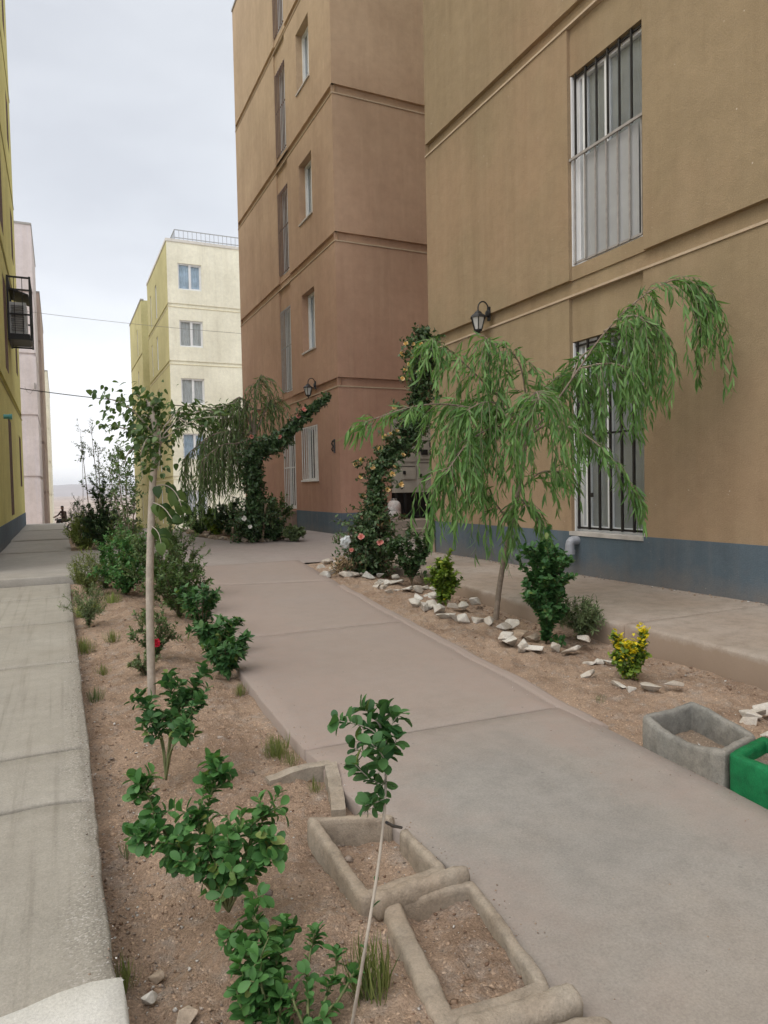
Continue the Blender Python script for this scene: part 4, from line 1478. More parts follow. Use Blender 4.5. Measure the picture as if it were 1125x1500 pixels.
ring([(2.898, 18.193, 0.192), (2.839, 17.228, 0.194), (2.830, 16.612, 0.195), (2.880, 16.271, 0.195), (2.883, 15.705, 0.197), (2.929, 15.395, 0.197), (2.973, 15.097, 0.198), (3.016, 14.807, 0.198), (3.102, 14.733, 0.198), (3.142, 14.455, 0.199), (3.192, 14.175, 0.200), (3.246, 13.925, 0.199), (3.307, 13.717, 0.195), (3.414, 13.648, 0.194), (3.546, 13.732, 0.195), (3.615, 13.518, 0.192), (3.761, 13.593, 0.193), (3.952, 13.817, 0.197), (3.415, 14.460, 0.199), (3.532, 14.119, 0.200)], 0.08, 0.15, 'tan stone in the border of the far bed below the cream building', 'stones bordering the far bed', 10, TANSTONE)
for k, (p, s, lab) in enumerate((((0.200, 1.983, -0.005), .032, 'pinkish stone beside the dug hole in the left bed'), ((0.164, 1.820, -0.007), .03, 'oblong pale grey stone near the bottom of the left bed'), ((0.308, 1.652, -0.008), .022, 'pale rounded stone at the bottom of the left bed, right of two'), ((0.245, 1.725, -0.007), .04, 'large tan stone at the bottom of the left bed'))):
    stone((p[0], p[1], soil_left(p[0], p[1])), s, 'loose_stone', lab, None, 700 + k, 0.6, TANSTONE if k != 1 else STONE)

# ------------------------------------------------------------------ wall lanterns
def lantern(y, z, label):
    t = thing('wall_lantern', label, 'wall lamp', (5.6, y, z), 'lanterns on the brown facades')
    x = 5.6
    mb = MB()
    mb.lathe((x, y, z), [(0.02, -0.05), (0.045, -0.045), (0.05, -0.02), (0.03, -0.004)], 12, 'X')
    mb.box(x - 0.02, x + 0.001, y - 0.03, y + 0.03, z - 0.10, z + 0.09)
    mb.build('wall_plate', BLACK, t)
    mb = MB()
    pts = []
    for k in range(15):
        a = -0.35 + (math.pi + 0.35) * k / 14
        pts.append((x - 0.105 + 0.085 * math.cos(a), y, z + 0.06 + 0.10 * math.sin(a)))
    pts = [(x - 0.04, y, z - 0.02)] + pts + [(x - 0.19, y, z + 0.02)]
    mb.tube(pts, 0.010, 8)
    mb.build('arm', BLACK, t)
    cx, cz = x - 0.19, z - 0.17
    mb = MB()
    mb.lathe((cx, y, cz), [(0.125, 0.095), (0.115, 0.115), (0.06, 0.155), (0.05, 0.175), (0.022, 0.19), (0.015, 0.205)], 6)
    mb.build('cap', BLACK, t, smooth=False)
    mb = MB()
    for k in range(6):
        a = math.pi / 3 * k
        p = (cx + 0.105 * math.cos(a), y + 0.105 * math.sin(a), cz + 0.098)
        q = (cx + 0.055 * math.cos(a), y + 0.055 * math.sin(a), cz - 0.075)
        mb.tube([p, q], 0.008, 5)
    mb.lathe((cx, y, cz), [(0.06, -0.085), (0.062, -0.07), (0.058, -0.066)], 6)
    mb.lathe((cx, y, cz), [(0.006, -0.15), (0.014, -0.135), (0.012, -0.115), (0.034, -0.10), (0.045, -0.086)], 10)
    mb.build('cage', BLACK, t)
    mb = MB()
    mb.lathe((cx, y, cz), [(0.048, -0.066), (0.098, 0.094)], 6)
    mb.build('lantern_glass', simple('clouded_lamp_glass', (0.50, 0.50, 0.47), 0.25, var=0.15), t)


lantern(8.32, 3.66, 'black lantern on the nearest brown wall above the big willow')
lantern(15.66, 3.68, 'black lantern on the second brown facade above the white barred windows')

# ------------------------------------------------------------------ entrance between the brown buildings
mb = MB()
mb.box(6.15, 9.75, 12.85, 14.19, 0.0, 0.34)
mb.box(6.42, 9.75, 13.25, 14.19, 0.34, 0.50)
tag(mb.build('entrance_step', WALK), 'low concrete steps in front of the meter cabinet between the brown buildings', 'steps')
CAB = simple('cabinet_grey_paint', (0.36, 0.335, 0.285), 0.6, var=0.18, scale=4)
mc = thing('meter_cabinet', 'grey electricity meter cabinet with small doors on a dark open stand between the brown buildings', 'cabinet', (7.7, 14.3, 0.5))
mb = MB()
mb.box(6.86, 8.70, 14.05, 14.6, 1.10, 2.75)
mb.build('body', CAB, mc)
for x0, x1, z0, z1 in ((7.02, 7.38, 1.40, 1.72), (7.44, 7.98, 1.18, 1.80), (7.44, 7.98, 1.86, 2.30), (7.02, 7.38, 1.80, 2.60), (8.04, 8.6, 1.18, 2.6)):
    mb = MB()
    mb.box(x0, x1, 14.022, 14.049, z0, z1)
    d_ = mb.build('cabinet_door', CAB, mc)
    mb = MB()
    mb.box(x0 + 0.03, x0 + 0.09, 14.0, 14.021, (z0 + z1) / 2 - 0.05, (z0 + z1) / 2 + 0.03)
    mb.box(x0 + 0.02, x1 - 0.02, 14.014, 14.0215, z1 - 0.035, z1 - 0.02)
    mb.build('latch', BLACK, d_)
for x0, z0 in ((7.52, 1.95), (7.74, 1.95), (7.74, 2.12)):
    mb = MB()
    mb.box(x0, x0 + 0.16, 13.995, 14.02, z0, z0 + 0.12)
    mb.build('meter_window', BLACK, mc)
mb = MB()
for x in (6.90, 7.12, 7.72, 8.30, 8.66):
    mb.box(x - 0.025, x + 0.025, 14.06, 14.11, 0.50, 1.099)
mb.box(6.875, 8.685, 14.115, 14.15, 0.52, 0.57)
mb.box(6.87, 8.69, 14.3, 14.32, 0.51, 1.098)
mb.build('stand', BLACK, mc)
gc = thing('gas_cylinder', 'small white gas cylinder standing on the step left of the meter cabinet', 'gas bottle', (6.66, 13.72, 0.5))
CYL = concrete('worn_white_paint', (0.50, 0.49, 0.47), (0.62, 0.61, 0.59), dust=(0.45, 0.22, 0.17), dustamt=0.5, scale=6, rough=0.5)
mb = MB()
mb.lathe((6.66, 13.72, 0.5), [(0.13, 0.0), (0.14, 0.03), (0.155, 0.06), (0.157, 0.20), (0.152, 0.21), (0.157, 0.22), (0.155, 0.32), (0.135, 0.385), (0.09, 0.425), (0.035, 0.44)], 20)
mb.build('body', CYL, gc, smooth=True)
mb = MB()
mb.tube([(6.66 + 0.065 * math.cos(k * math.pi / 8), 13.72 + 0.065 * math.sin(k * math.pi / 8), 0.965) for k in range(17)], 0.008, 6)
for k in range(3):
    mb.tube([(6.66 + 0.065 * math.cos(k * 2.1), 13.72 + 0.065 * math.sin(k * 2.1), z_) for z_ in (0.92, 0.965)], 0.007, 6)
mb.lathe((6.66, 13.72, 0.935), [(0.02, 0.0), (0.022, 0.03), (0.012, 0.05)], 8)
mb.build('valve', GREYBAR, gc)

# small fittings on the walls
mb = MB()
el = [(5.61, 6.51, 0.56)] + [(5.52 - 0.05 * math.sin(a), 6.51, 0.51 + 0.05 * math.cos(a)) for a in (0, .5, 1.0, 1.57)] + [(5.47, 6.51, 0.42)]
mb.tube(el, [0.052] * 5 + [0.056], 14)
mb.lathe((5.47, 6.51, 0.43), [(0.063, -0.03), (0.063, 0.02)], 14)
tag(mb.build('drain_pipe', simple('grey_plastic', (0.30, 0.31, 0.34), 0.4, var=0.08), smooth=False), 'grey plastic drain elbow sticking out of the blue base under the tall barred window', 'pipe')
mb = MB()
vp = [(5.66, 10.16, 3.42), (5.64, 10.26, 3.40), (5.6, 10.34, 3.33), (5.57, 10.37, 3.22), (5.56, 10.37, 3.0)]
mb.tube([(5.72, 10.09, 3.42)] + vp, [0.13, 0.13, 0.135, 0.135, 0.135, 0.145], 16, caps=False)
mb.tube([(5.57, 10.37, 3.2), (5.56, 10.37, 3.02)], [0.10, 0.10], 12)
tag(mb.build('duct_elbow', simple('dull_zinc', (0.20, 0.20, 0.20), 0.45, 0.5, var=0.2), smooth=True, fix=False), 'grey sheet metal duct elbow among the roses at the corner of the nearest brown building', 'duct')
mb = MB()
mb.tube([(5.6, 14.5, 2.28), (5.55, 14.5, 2.28), (5.53, 14.5, 2.22), (5.56, 14.49, 2.16), (5.53, 14.5, 2.10), (5.56, 14.5, 2.05)], 0.018, 6)
mb.box(5.585, 5.602, 14.46, 14.54, 2.02, 2.32)
tag(mb.build('cable_hook', BLACK), 'small dark twisted cable hook on the corner of the second brown building', 'hook')
mb = MB()
mb.tube([(5.56, 9.97, 0.14), (5.55, 9.98, 0.5), (5.56, 9.97, 1.05)], 0.025, 8)
mb.box(5.42, 5.66, 9.955, 9.985, 0.92, 0.95)
tag(mb.build('wooden_post', WOOD), 'thin wooden post with a short crosspiece leaning on the corner of the nearest brown building', 'post')
mb = MB()
mb.tube([(-0.96, 15.74, 2.79), (-0.80, 15.74, 2.79)], 0.045, 12)
mb.lathe((-0.80, 15.74, 2.79), [(0.055, -0.05), (0.055, 0.0), (0.045, 0.005)], 12, 'X')
tag(mb.build('pipe_end', simple('turquoise_plastic', (0.10, 0.34, 0.34), 0.4, var=0.08)), 'turquoise plastic pipe end sticking out of the olive building', 'pipe')

# ------------------------------------------------------------------ air conditioner in its cage on the left wall
ac = thing('air_conditioner_cage', 'black iron cage bracketed to the olive wall round an air conditioner', 'cage', (-0.95, 18.6, 4.8))
x0, x1, y0, y1, z0, z1 = -0.94, -0.46, 18.3, 19.4, 4.82, 6.30
mb = MB()
r_ = 0.022
for x in (x0 + .02, x1):
    for y in (y0, y1):
        mb.box(x - r_, x + r_, y - r_, y + r_, z0, z1)
for z_ in (z0 + .03, z1 - .03, 5.42):
    for y in (y0, y1):
        mb.box(x0, x1 - r_ - .001, y - r_ + .003, y + r_ - .003, z_ - 0.018, z_ + 0.018)
    for x in (x0 + .02, x1):
        mb.box(x - r_ + .003, x + r_ - .003, y0 + r_ + .001, y1 - r_ - .001, z_ - 0.018, z_ + 0.018)
for k in range(1, 6):
    y = y0 + (y1 - y0) * k / 6
    mb.box(x1 - 0.008, x1 + 0.008, y - 0.008, y + 0.008, z0 + .05, z1 - .05)
for x in (-0.79, -0.62):
    mb.box(x - 0.007, x + 0.007, y0 - 0.007, y0 + 0.007, z0 + .05, z1 - .05)
mb.build('cage_frame', BLACK, ac)
mb = MB()
mb.box(x0 + .03, x1 - .03, y0 + .03, y1 - .03, z0 + .05, z0 + 0.16)
mb.build('tray', BLACK, ac)
mb = MB()
mb.hexa([(x0 + .03, y0 + .03, 6.0), (x1 - .03, y0 + .03, 5.86), (x1 - .03, y1 - .03, 5.86), (x0 + .03, y1 - .03, 6.0), (x0 + .03, y0 + .03, 6.04), (x1 - .03, y0 + .03, 5.9), (x1 - .03, y1 - .03, 5.9), (x0 + .03, y1 - .03, 6.04)])
mb.build('rain_cover', BLACK, ac)
au = thing('air_conditioner', 'white louvred air conditioner unit inside the black cage on the olive wall', 'air conditioner', (-0.72, 18.8, 4.99))
mb = MB()
mb.box(-0.90, -0.55, 18.40, 19.25, 4.99, 5.72)
mb.build('casing', simple('ac_white', (0.50, 0.51, 0.52), 0.5, var=0.1), au)
mb = MB()
for k in range(12):
    z_ = 5.05 + k * 0.052
    mb.hexa([(-0.87, 18.37, z_), (-0.60, 18.37, z_), (-0.60, 18.399, z_ + 0.022), (-0.87, 18.399, z_ + 0.022), (-0.87, 18.37, z_ + 0.008), (-0.60, 18.37, z_ + 0.008), (-0.60, 18.399, z_ + 0.03), (-0.87, 18.399, z_ + 0.03)])
mb.build('louvre', simple('ac_louvre', (0.22, 0.22, 0.22), 0.5), au)

# ------------------------------------------------------------------ overhead cables
def cable(a, b, sag, r, label, m):
    mb = MB()
    pts = []
    for k in range(33):
        f = k / 32
        p = Vector(a).lerp(Vector(b), f)
        p.z -= sag * 4 * f * (1 - f)
        pts.append(p)
    mb.tube(pts, r, 5)
    tag(mb.build('overhead_cable', m), label, 'cable')


cable((-0.95, 23.5, 4.40), (5.6, 20.5, 3.62), 0.10, 0.013, 'black cable crossing the alley above the mulberry tree', BLACK)
cable((-0.95, 23.5, 6.72), (5.6, 22.7, 6.35), 0.05, 0.006, 'thin grey wire crossing the alley higher up, below the second storey windows', GREYBAR)
mb = MB()
mb.box(-0.96, -0.90, 39.8, 39.98, 6.6, 6.9)
mb.tube([(-1.4, 39.95, 6.7), (-1.3, 39.93, 6.45), (-1.15, 39.93, 6.35), (-1.0, 39.95, 6.6)], 0.012, 5)
tag(mb.build('cable_box', GREYBAR), 'small cable box with a loose loop on the corner of the pale lilac block', 'box')

# ------------------------------------------------------------------ plants
def LT(rows, fold=0.2, droop=0.15):
    """leaf of unit length: rows of (t, half width); folded along the midrib, curling down"""
    V, F = [], []
    idx = []
    for t, w_ in rows:
        zc = -droop * t * t
        if w_ <= 0:
            V.append((t, 0, zc))
            idx.append((len(V) - 1,))
        else:
            V += [(t, 0, zc), (t, w_, zc + fold * w_), (t, -w_, zc + fold * w_)]
            idx.append((len(V) - 3, len(V) - 2, len(V) - 1))
    for a, b in zip(idx[:-1], idx[1:]):
        if len(a) == 1 and len(b) == 3:
            F += [(a[0], b[0], b[1]), (a[0], b[2], b[0])]
        elif len(a) == 3 and len(b) == 3:
            F += [(a[0], b[0], b[1], a[1]), (a[2], b[2], b[0], a[0])]
        elif len(a) == 3 and len(b) == 1:
            F += [(a[0], b[0], a[1]), (a[2], b[0], a[0])]
    return np.array(V, float), F


OVATE = LT([(0, 0), (.14, .13), (.38, .27), (.64, .31), (.86, .22), (.96, .09), (1, 0)], .30, .18)
POINT = LT([(0, 0), (.12, .15), (.36, .27), (.65, .20), (1, 0)], .25, .22)
SMALL = LT([(0, 0), (.45, .25), (1, 0)], .3, .1)
LANCE = LT([(0, 0), (.25, .058), (.6, .052), (1, 0)], .25, .30)
NARROW = LT([(0, 0), (.5, .11), (1, 0)], .2, .15)
BROAD = LT([(0, 0), (.06, .26), (.28, .43), (.58, .37), (.84, .17), (1, 0)], .18, .3)
BLADE = LT([(0, .010), (.35, .013), (.7, .009), (1, 0)], .3, .45)
NEEDLE = LT([(0, .03), (.5, .04), (1, 0)], .3, .1)
PETAL = LT([(0, 0), (.35, .30), (.75, .38), (1, .1)], -.3, -.25)


class Leaves:
    def __init__(s, tpl):
        s.t = tpl
        s.P, s.D, s.Nn, s.S, s.W = [], [], [], [], []

    def add(s, p, d, n, size, wid=1.0):
        s.P.append(tuple(p))
        s.D.append(tuple(d))
        s.Nn.append(tuple(n))
        s.S.append(size)
        s.W.append(wid)

    def build(s, name, m, parent=None, smooth=True):
        P, D, Nn = np.array(s.P), np.array(s.D), np.array(s.Nn)
        S_, W_ = np.array(s.S), np.array(s.W)
        D /= np.linalg.norm(D, axis=1, keepdims=True) + 1e-9
        Y = np.cross(Nn, D)
        Y /= np.linalg.norm(Y, axis=1, keepdims=True) + 1e-9
        Z = np.cross(D, Y)
        T, F = s.t
        V = P[:, None, :] + S_[:, None, None] * (T[None, :, 0:1] * D[:, None, :] + (T[None, :, 1:2] * W_[:, None, None]) * Y[:, None, :] + T[None, :, 2:3] * Z[:, None, :])
        n, k = len(P), len(T)
        fl = np.concatenate([np.array(f) for f in F])
        tot = np.array([len(f) for f in F])
        FL = (fl[None, :] + (np.arange(n) * k)[:, None]).ravel()
        TT = np.tile(tot, n)
        return np_mesh(name, V.reshape(-1, 3), FL, TT, m, parent, smooth)


def smooth_line(pts, it=2):
    pts = [Vector(p) for p in pts]
    for _ in range(it):
        q = [pts[0]]
        for a, b in zip(pts[:-1], pts[1:]):
            q += [a.lerp(b, .25), a.lerp(b, .75)]
        q.append(pts[-1])
        pts = q
    return pts


def at_t(pts, t):
    x = t * (len(pts) - 1)
    k = min(int(x), len(pts) - 2)
    return pts[k].lerp(pts[k + 1], x - k), (pts[k + 1] - pts[k]).normalized()


def rv(r3, s=1.0):
    return Vector((r3.gauss(0, s), r3.gauss(0, s), r3.gauss(0, s)))


def leafy(LV, pts, r3, n, size, t0=0.2, t1=1.0, out=0.9, along=0.45, upw=0.25, jit=0.3, flat=0.8):
    """n leaves spiralling along a stem"""
    ph = r3.uniform(0, 6.28)
    for k in range(n):
        t = t0 + (t1 - t0) * (k + r3.random() * .6) / n
        p, tg = at_t(pts, min(t, 0.999))
        x = tg.orthogonal().normalized()
        y = tg.cross(x)
        a = ph + k * 2.4
        rad = x * math.cos(a) + y * math.sin(a)
        d = rad * out + tg * along + Vector((0, 0, upw)) + rv(r3, jit)
        nn = Vector((0, 0, flat)) + tg * 0.6 + rv(r3, 0.35) - rad * 0.2
        LV.add(p, d, nn, size * r3.uniform(.65, 1.2), r3.uniform(.85, 1.15))


def shrub(name, label, cat, base, h, rad, tpl, m, size, nst=9, per=30, twigs=4, seed=1, stem_m=None, group=None, t0=0.15, shape='round', sr=0.006, ths=None, jit=0.3, upw=0.25, flowers=None):
    r3 = random.Random(seed)
    base = Vector(base)
    t = thing(name, label, cat, base, group)
    LV = Leaves(tpl)
    mb = MB()
    tips = []
    per = int(per * 1.5)
    twigs = int(twigs * 1.6)
    for k in range(nst):
        th = k * 2.4 + r3.uniform(-.4, .4)
        rho = math.sqrt((k + .5) / nst)
        if shape == 'cone':
            hh = h * (1 - .62 * rho) * r3.uniform(.9, 1.05)
            rr_ = rad * rho
        elif shape == 'upright':
            hh = h * (1 - .35 * rho ** 2) * r3.uniform(.75, 1.05)
            rr_ = rad * rho
        elif shape == 'vee':
            hh = h * r3.uniform(.6, 1.0)
            rr_ = rad * (0.35 + .65 * rho)
        else:
            hh = h * math.sqrt(max(.12, 1 - .8 * rho * rho)) * r3.uniform(.8, 1.08)
            rr_ = rad * rho
        e = Vector((math.cos(th), math.sin(th), 0)) * rr_
        pts = smooth_line([base - Vector((0, 0, .03)), base + e * .25 + Vector((0, 0, hh * .35)), base + e * .75 + Vector((0, 0, hh * .72)) + rv(r3, rad * .05), base + e + Vector((0, 0, hh))])
        mb.tube(pts, list(np.linspace(sr, sr * .35, len(pts))), 5)
        leafy(LV, pts, r3, per, size, t0, 1.0, jit=jit, upw=upw)
        tips.append(pts[-1])
        for q in range(twigs):
            tt = r3.uniform(max(.2, t0), .95)
            p, tg = at_t(pts, tt)
            d = (tg + rv(r3, .7) + Vector((0, 0, .2)) + e.normalized() * .4).normalized() if e.length > 0 else tg
            L = r3.uniform(.12, .3) * max(h, rad * 1.5)
            tw = smooth_line([p, p + d * L * .5, p + d * L + Vector((0, 0, L * .15))], 1)
            mb.tube(tw, [sr * .5, sr * .4, sr * .3, sr * .3, sr * .25][:len(tw)] if len(tw) <= 5 else list(np.linspace(sr * .5, sr * .25, len(tw))), 4)
            leafy(LV, tw, r3, max(4, per // 2), size, .1, 1.0, jit=jit, upw=upw)
            tips.append(tw[-1])
    mb.build('stem', stem_m or TWIG, t, smooth=True, fix=False)
    LV.build('foliage', m, t)
    if flowers:
        FLm, cnt, fs = flowers
        for p in r3.sample(tips, min(cnt, len(tips))):
            bloom(p, fs, FLm, t, r3)
    return t


def bloom(p, s, m, parent, r3, face=None):
    LV = Leaves(PETAL)
    p = Vector(p)
    ax = (face or Vector((r3.uniform(-.8, .2), -1, r3.uniform(0, .8)))).normalized()
    x = ax.orthogonal().normalized()
    y = ax.cross(x)
    for ring_, (n, tilt, sc) in enumerate(((6, .35, 1.0), (5, .75, .8), (4, 1.3, .55))):
        for k in range(n):
            a = 6.283 * (k + .5 * ring_) / n + r3.uniform(-.2, .2)
            rd = x * math.cos(a) + y * math.sin(a)
            LV.add(p, rd + ax * tilt, ax - rd * tilt * .6, s * sc * r3.uniform(.85, 1.1))
    return LV.build('flower', m, parent)


# --- nearest shrubs in the left bed (every stem placed as it leans)
def custom_shrub(name, label, cat, base, stems, tpl, m, size, seed, sr=0.005, density=900, stem_m=None, group=None, extra=None, trunk=()):
    """stems: (points, first leafy t, leaf radius spread)"""
    r3 = random.Random(seed)
    t = thing(name, label, cat, base, group)
    LV = Leaves(tpl)
    mb = MB()
    for tr_ in trunk:
        tp = smooth_line(tr_)
        mb.tube(tp, list(np.linspace(sr * 1.3, sr, len(tp))), 6)
    for pts, t0, spread in stems:
        pts = smooth_line(pts)
        L = sum((b - a).length for a, b in zip(pts[:-1], pts[1:]))
        mb.tube(pts, list(np.linspace(sr, sr * .4, len(pts))), 6)
        n = max(6, int(L * (1 - t0) * density * .16))
        leafy(LV, pts, r3, n, size, t0, 1.0, jit=.35, out=1.0, along=.35, upw=.3)
        nt_ = int(L * (1 - t0) * density * .05)
        for _ in range(nt_):
            tt = r3.uniform(t0, .97)
            p, tg = at_t(pts, tt)
            d = (tg * .6 + rv(r3, .75)).normalized()
            q = p + d * spread * r3.uniform(.5, 1.0)
            tw = [p, p.lerp(q, .5) + Vector((0, 0, .004)), q]
            mb.tube(tw, [sr * .5, sr * .4, sr * .25], 4)
            leafy(LV, tw, r3, r3.choice((5, 6, 7, 8)), size, .25, 1.0, jit=.35, out=1.0, along=.45, upw=.35)
    mb.build('stem', stem_m or GTWIG, t, smooth=True, fix=False)
    LV.build('foliage', m, t)
    return t


b_ = (0.415, 2.036, -0.005)
custom_shrub('leafy_shrub', 'bright green leafy shrub with several spreading stems in the left bed, above the nearest one', 'shrub', (b_[0], b_[1], b_[2] - .05), [
    ([b_, (0.355, 2.065, 0.151), (0.253, 2.093, 0.214), (0.205, 2.133, 0.362), (0.188, 2.152, 0.378)], .35, .05),
    ([b_, (0.328, 2.032, 0.133), (0.227, 2.039, 0.226), (0.181, 2.062, 0.266)], .45, .05),
    ([b_, (0.382, 2.052, 0.151), (0.363, 2.089, 0.284), (0.412, 2.114, 0.390)], .30, .075),
    ([b_, (0.397, 1.979, 0.162), (0.326, 1.995, 0.263), (0.330, 2.006, 0.326)], .25, .09),
    ([b_, (0.437, 1.982, 0.151), (0.493, 1.993, 0.234), (0.534, 2.009, 0.280)], .30, .085),
    ([b_, (0.413, 1.917, 0.170), (0.393, 1.907, 0.238), (0.423, 1.906, 0.290)], .2, .10),
    ([b_, (0.378, 1.987, 0.124), (0.314, 1.997, 0.175), (0.280, 2.015, 0.234)], .3, .08),
    ([b_, (0.429, 1.908, 0.141), (0.483, 1.885, 0.207), (0.505, 1.888, 0.249)], .35, .06)], OVATE, L_BOX, .040, 21, density=1050)
b_ = (0.394, 1.502, -0.009)
custom_shrub('leafy_shrub', 'nearest bright green leafy shrub rising from the bottom edge of the left bed', 'shrub', (b_[0], b_[1], b_[2] - .05), [
    ([b_, (0.416, 1.590, 0.051), (0.419, 1.658, 0.110), (0.419, 1.749, 0.190)], .2, .045),
    ([b_, (0.408, 1.593, 0.035), (0.383, 1.652, 0.107), (0.356, 1.711, 0.146)], .45, .04),
    ([b_, (0.423, 1.587, 0.051), (0.446, 1.623, 0.114), (0.486, 1.672, 0.143)], .40, .035),
    ([b_, (0.382, 1.561, 0.033), (0.358, 1.575, 0.089), (0.347, 1.604, 0.132)], .25, .045),
    ([b_, (0.399, 1.532, 0.047), (0.380, 1.543, 0.111), (0.390, 1.563, 0.160)], .1, .05),
    ([b_, (0.362, 1.548, 0.017), (0.334, 1.541, 0.072), (0.332, 1.565, 0.096)], .2, .045),
    ([b_, (0.420, 1.521, 0.031), (0.424, 1.521, 0.078), (0.439, 1.537, 0.095)], .3, .035)], OVATE, L_BOX, .037, 22, density=1150)
b_ = (0.464, 1.435, -0.009)
custom_shrub('small_shrub', 'small sparse shrub at the bottom edge of the photo, right of the nearest leafy shrub', 'shrub', (b_[0], b_[1], b_[2] - .05), [
    ([b_, (0.478, 1.495, 0.061), (0.499, 1.553, 0.098), (0.525, 1.587, 0.141)], .3, .035),
    ([b_, (0.506, 1.482, 0.045), (0.551, 1.507, 0.095), (0.578, 1.540, 0.132)], .45, .035),
    ([b_, (0.520, 1.475, 0.029), (0.565, 1.478, 0.077), (0.599, 1.496, 0.103)], .55, .03),
    ([b_, (0.463, 1.479, 0.030), (0.446, 1.488, 0.069), (0.448, 1.511, 0.086)], .3, .03),
    ([b_, (0.499, 1.462, 0.029), (0.514, 1.456, 0.060), (0.535, 1.469, 0.060)], .3, .03)], OVATE, L_BOX, .029, 23, density=650)
b_ = (0.376, 3.084, 0.003)
custom_shrub('leafy_shrub', 'medium green leafy shrub with bare thin stems at the foot of the mulberry trunk', 'shrub', (b_[0], b_[1], b_[2] - .05), [
    ([b_, (0.408, 3.134, 0.166), (0.475, 3.164, 0.300), (0.566, 3.181, 0.422)], .45, .07),
    ([b_, (0.374, 3.096, 0.185), (0.329, 3.120, 0.274), (0.288, 3.164, 0.343)], .45, .07),
    ([b_, (0.396, 3.085, 0.184), (0.410, 3.083, 0.302), (0.415, 3.140, 0.391)], .40, .09),
    ([b_, (0.403, 3.059, 0.162), (0.454, 3.006, 0.259), (0.510, 3.016, 0.335)], .45, .08),
    ([b_, (0.368, 3.097, 0.155), (0.346, 3.088, 0.222), (0.314, 3.083, 0.282)], .45, .07),
    ([b_, (0.399, 3.138, 0.152), (0.451, 3.173, 0.255), (0.479, 3.185, 0.340)], .4, .09),
    ([b_, (0.387, 3.033, 0.144), (0.429, 2.982, 0.212), (0.445, 2.954, 0.247)], .6, .05)], OVATE, L_BOX2, .044, 24, density=850)

# --- the tied seedling by the troughs
b_ = (0.565, 1.449, -0.010)
t = thing('staked_seedling', 'tall thin seedling with a leafy head leaning beside the troughs', 'seedling', (b_[0], b_[1], b_[2] - .05))
st = smooth_line([b_, (0.566, 1.352, 0.251), (0.625, 1.397, 0.410), (0.660, 1.430, 0.545), (0.675, 1.461, 0.661), (0.657, 1.483, 0.714)])
mb = MB()
mb.tube(st, list(np.linspace(.0045, .0025, len(st))), 7)
r3 = random.Random(31)
LV = Leaves(OVATE)
sprays = [([(0.660, 1.430, 0.530), (0.629, 1.422, 0.531), (0.603, 1.423, 0.529)], 12), ([(0.661, 1.430, 0.561), (0.616, 1.430, 0.586), (0.586, 1.435, 0.622)], 14), ([(0.662, 1.431, 0.593), (0.641, 1.464, 0.617), (0.606, 1.492, 0.638)], 14),
          ([(0.670, 1.451, 0.632), (0.642, 1.444, 0.688), (0.600, 1.465, 0.704), (0.560, 1.484, 0.713)], 20), ([(0.671, 1.451, 0.648), (0.684, 1.458, 0.684), (0.711, 1.457, 0.713)], 15), ([(0.669, 1.464, 0.677), (0.652, 1.485, 0.714), (0.631, 1.495, 0.726)], 16),
          ([(0.663, 1.432, 0.624), (0.677, 1.427, 0.647), (0.687, 1.422, 0.671)], 12), ([(0.671, 1.463, 0.669), (0.681, 1.482, 0.702), (0.690, 1.489, 0.715)], 12), ([(0.660, 1.431, 0.577), (0.653, 1.455, 0.537), (0.641, 1.470, 0.493)], 12), ([(0.662, 1.432, 0.608), (0.638, 1.400, 0.648), (0.610, 1.393, 0.679)], 14)]
for pts, n in sprays:
    pts = smooth_line(pts)
    mb.tube(pts, list(np.linspace(.002, .001, len(pts))), 5)
    leafy(LV, pts, r3, int(n * 1.3), .038, .12, 1.0, out=.9, along=.5, upw=.15, jit=.35)
leafy(LV, st, r3, 3, .022, .22, .4, out=1.0)
mb.build('stem', PALEBARK, t, smooth=True, fix=False)
LV.build('foliage', L_BOX2, t)
mb = MB()
mb.tube([(0.658, 1.428, 0.475), (0.712, 1.511, 0.418), (0.818, 1.678, 0.315)], .004, 5)
mb.build('tie', BLACK, t)


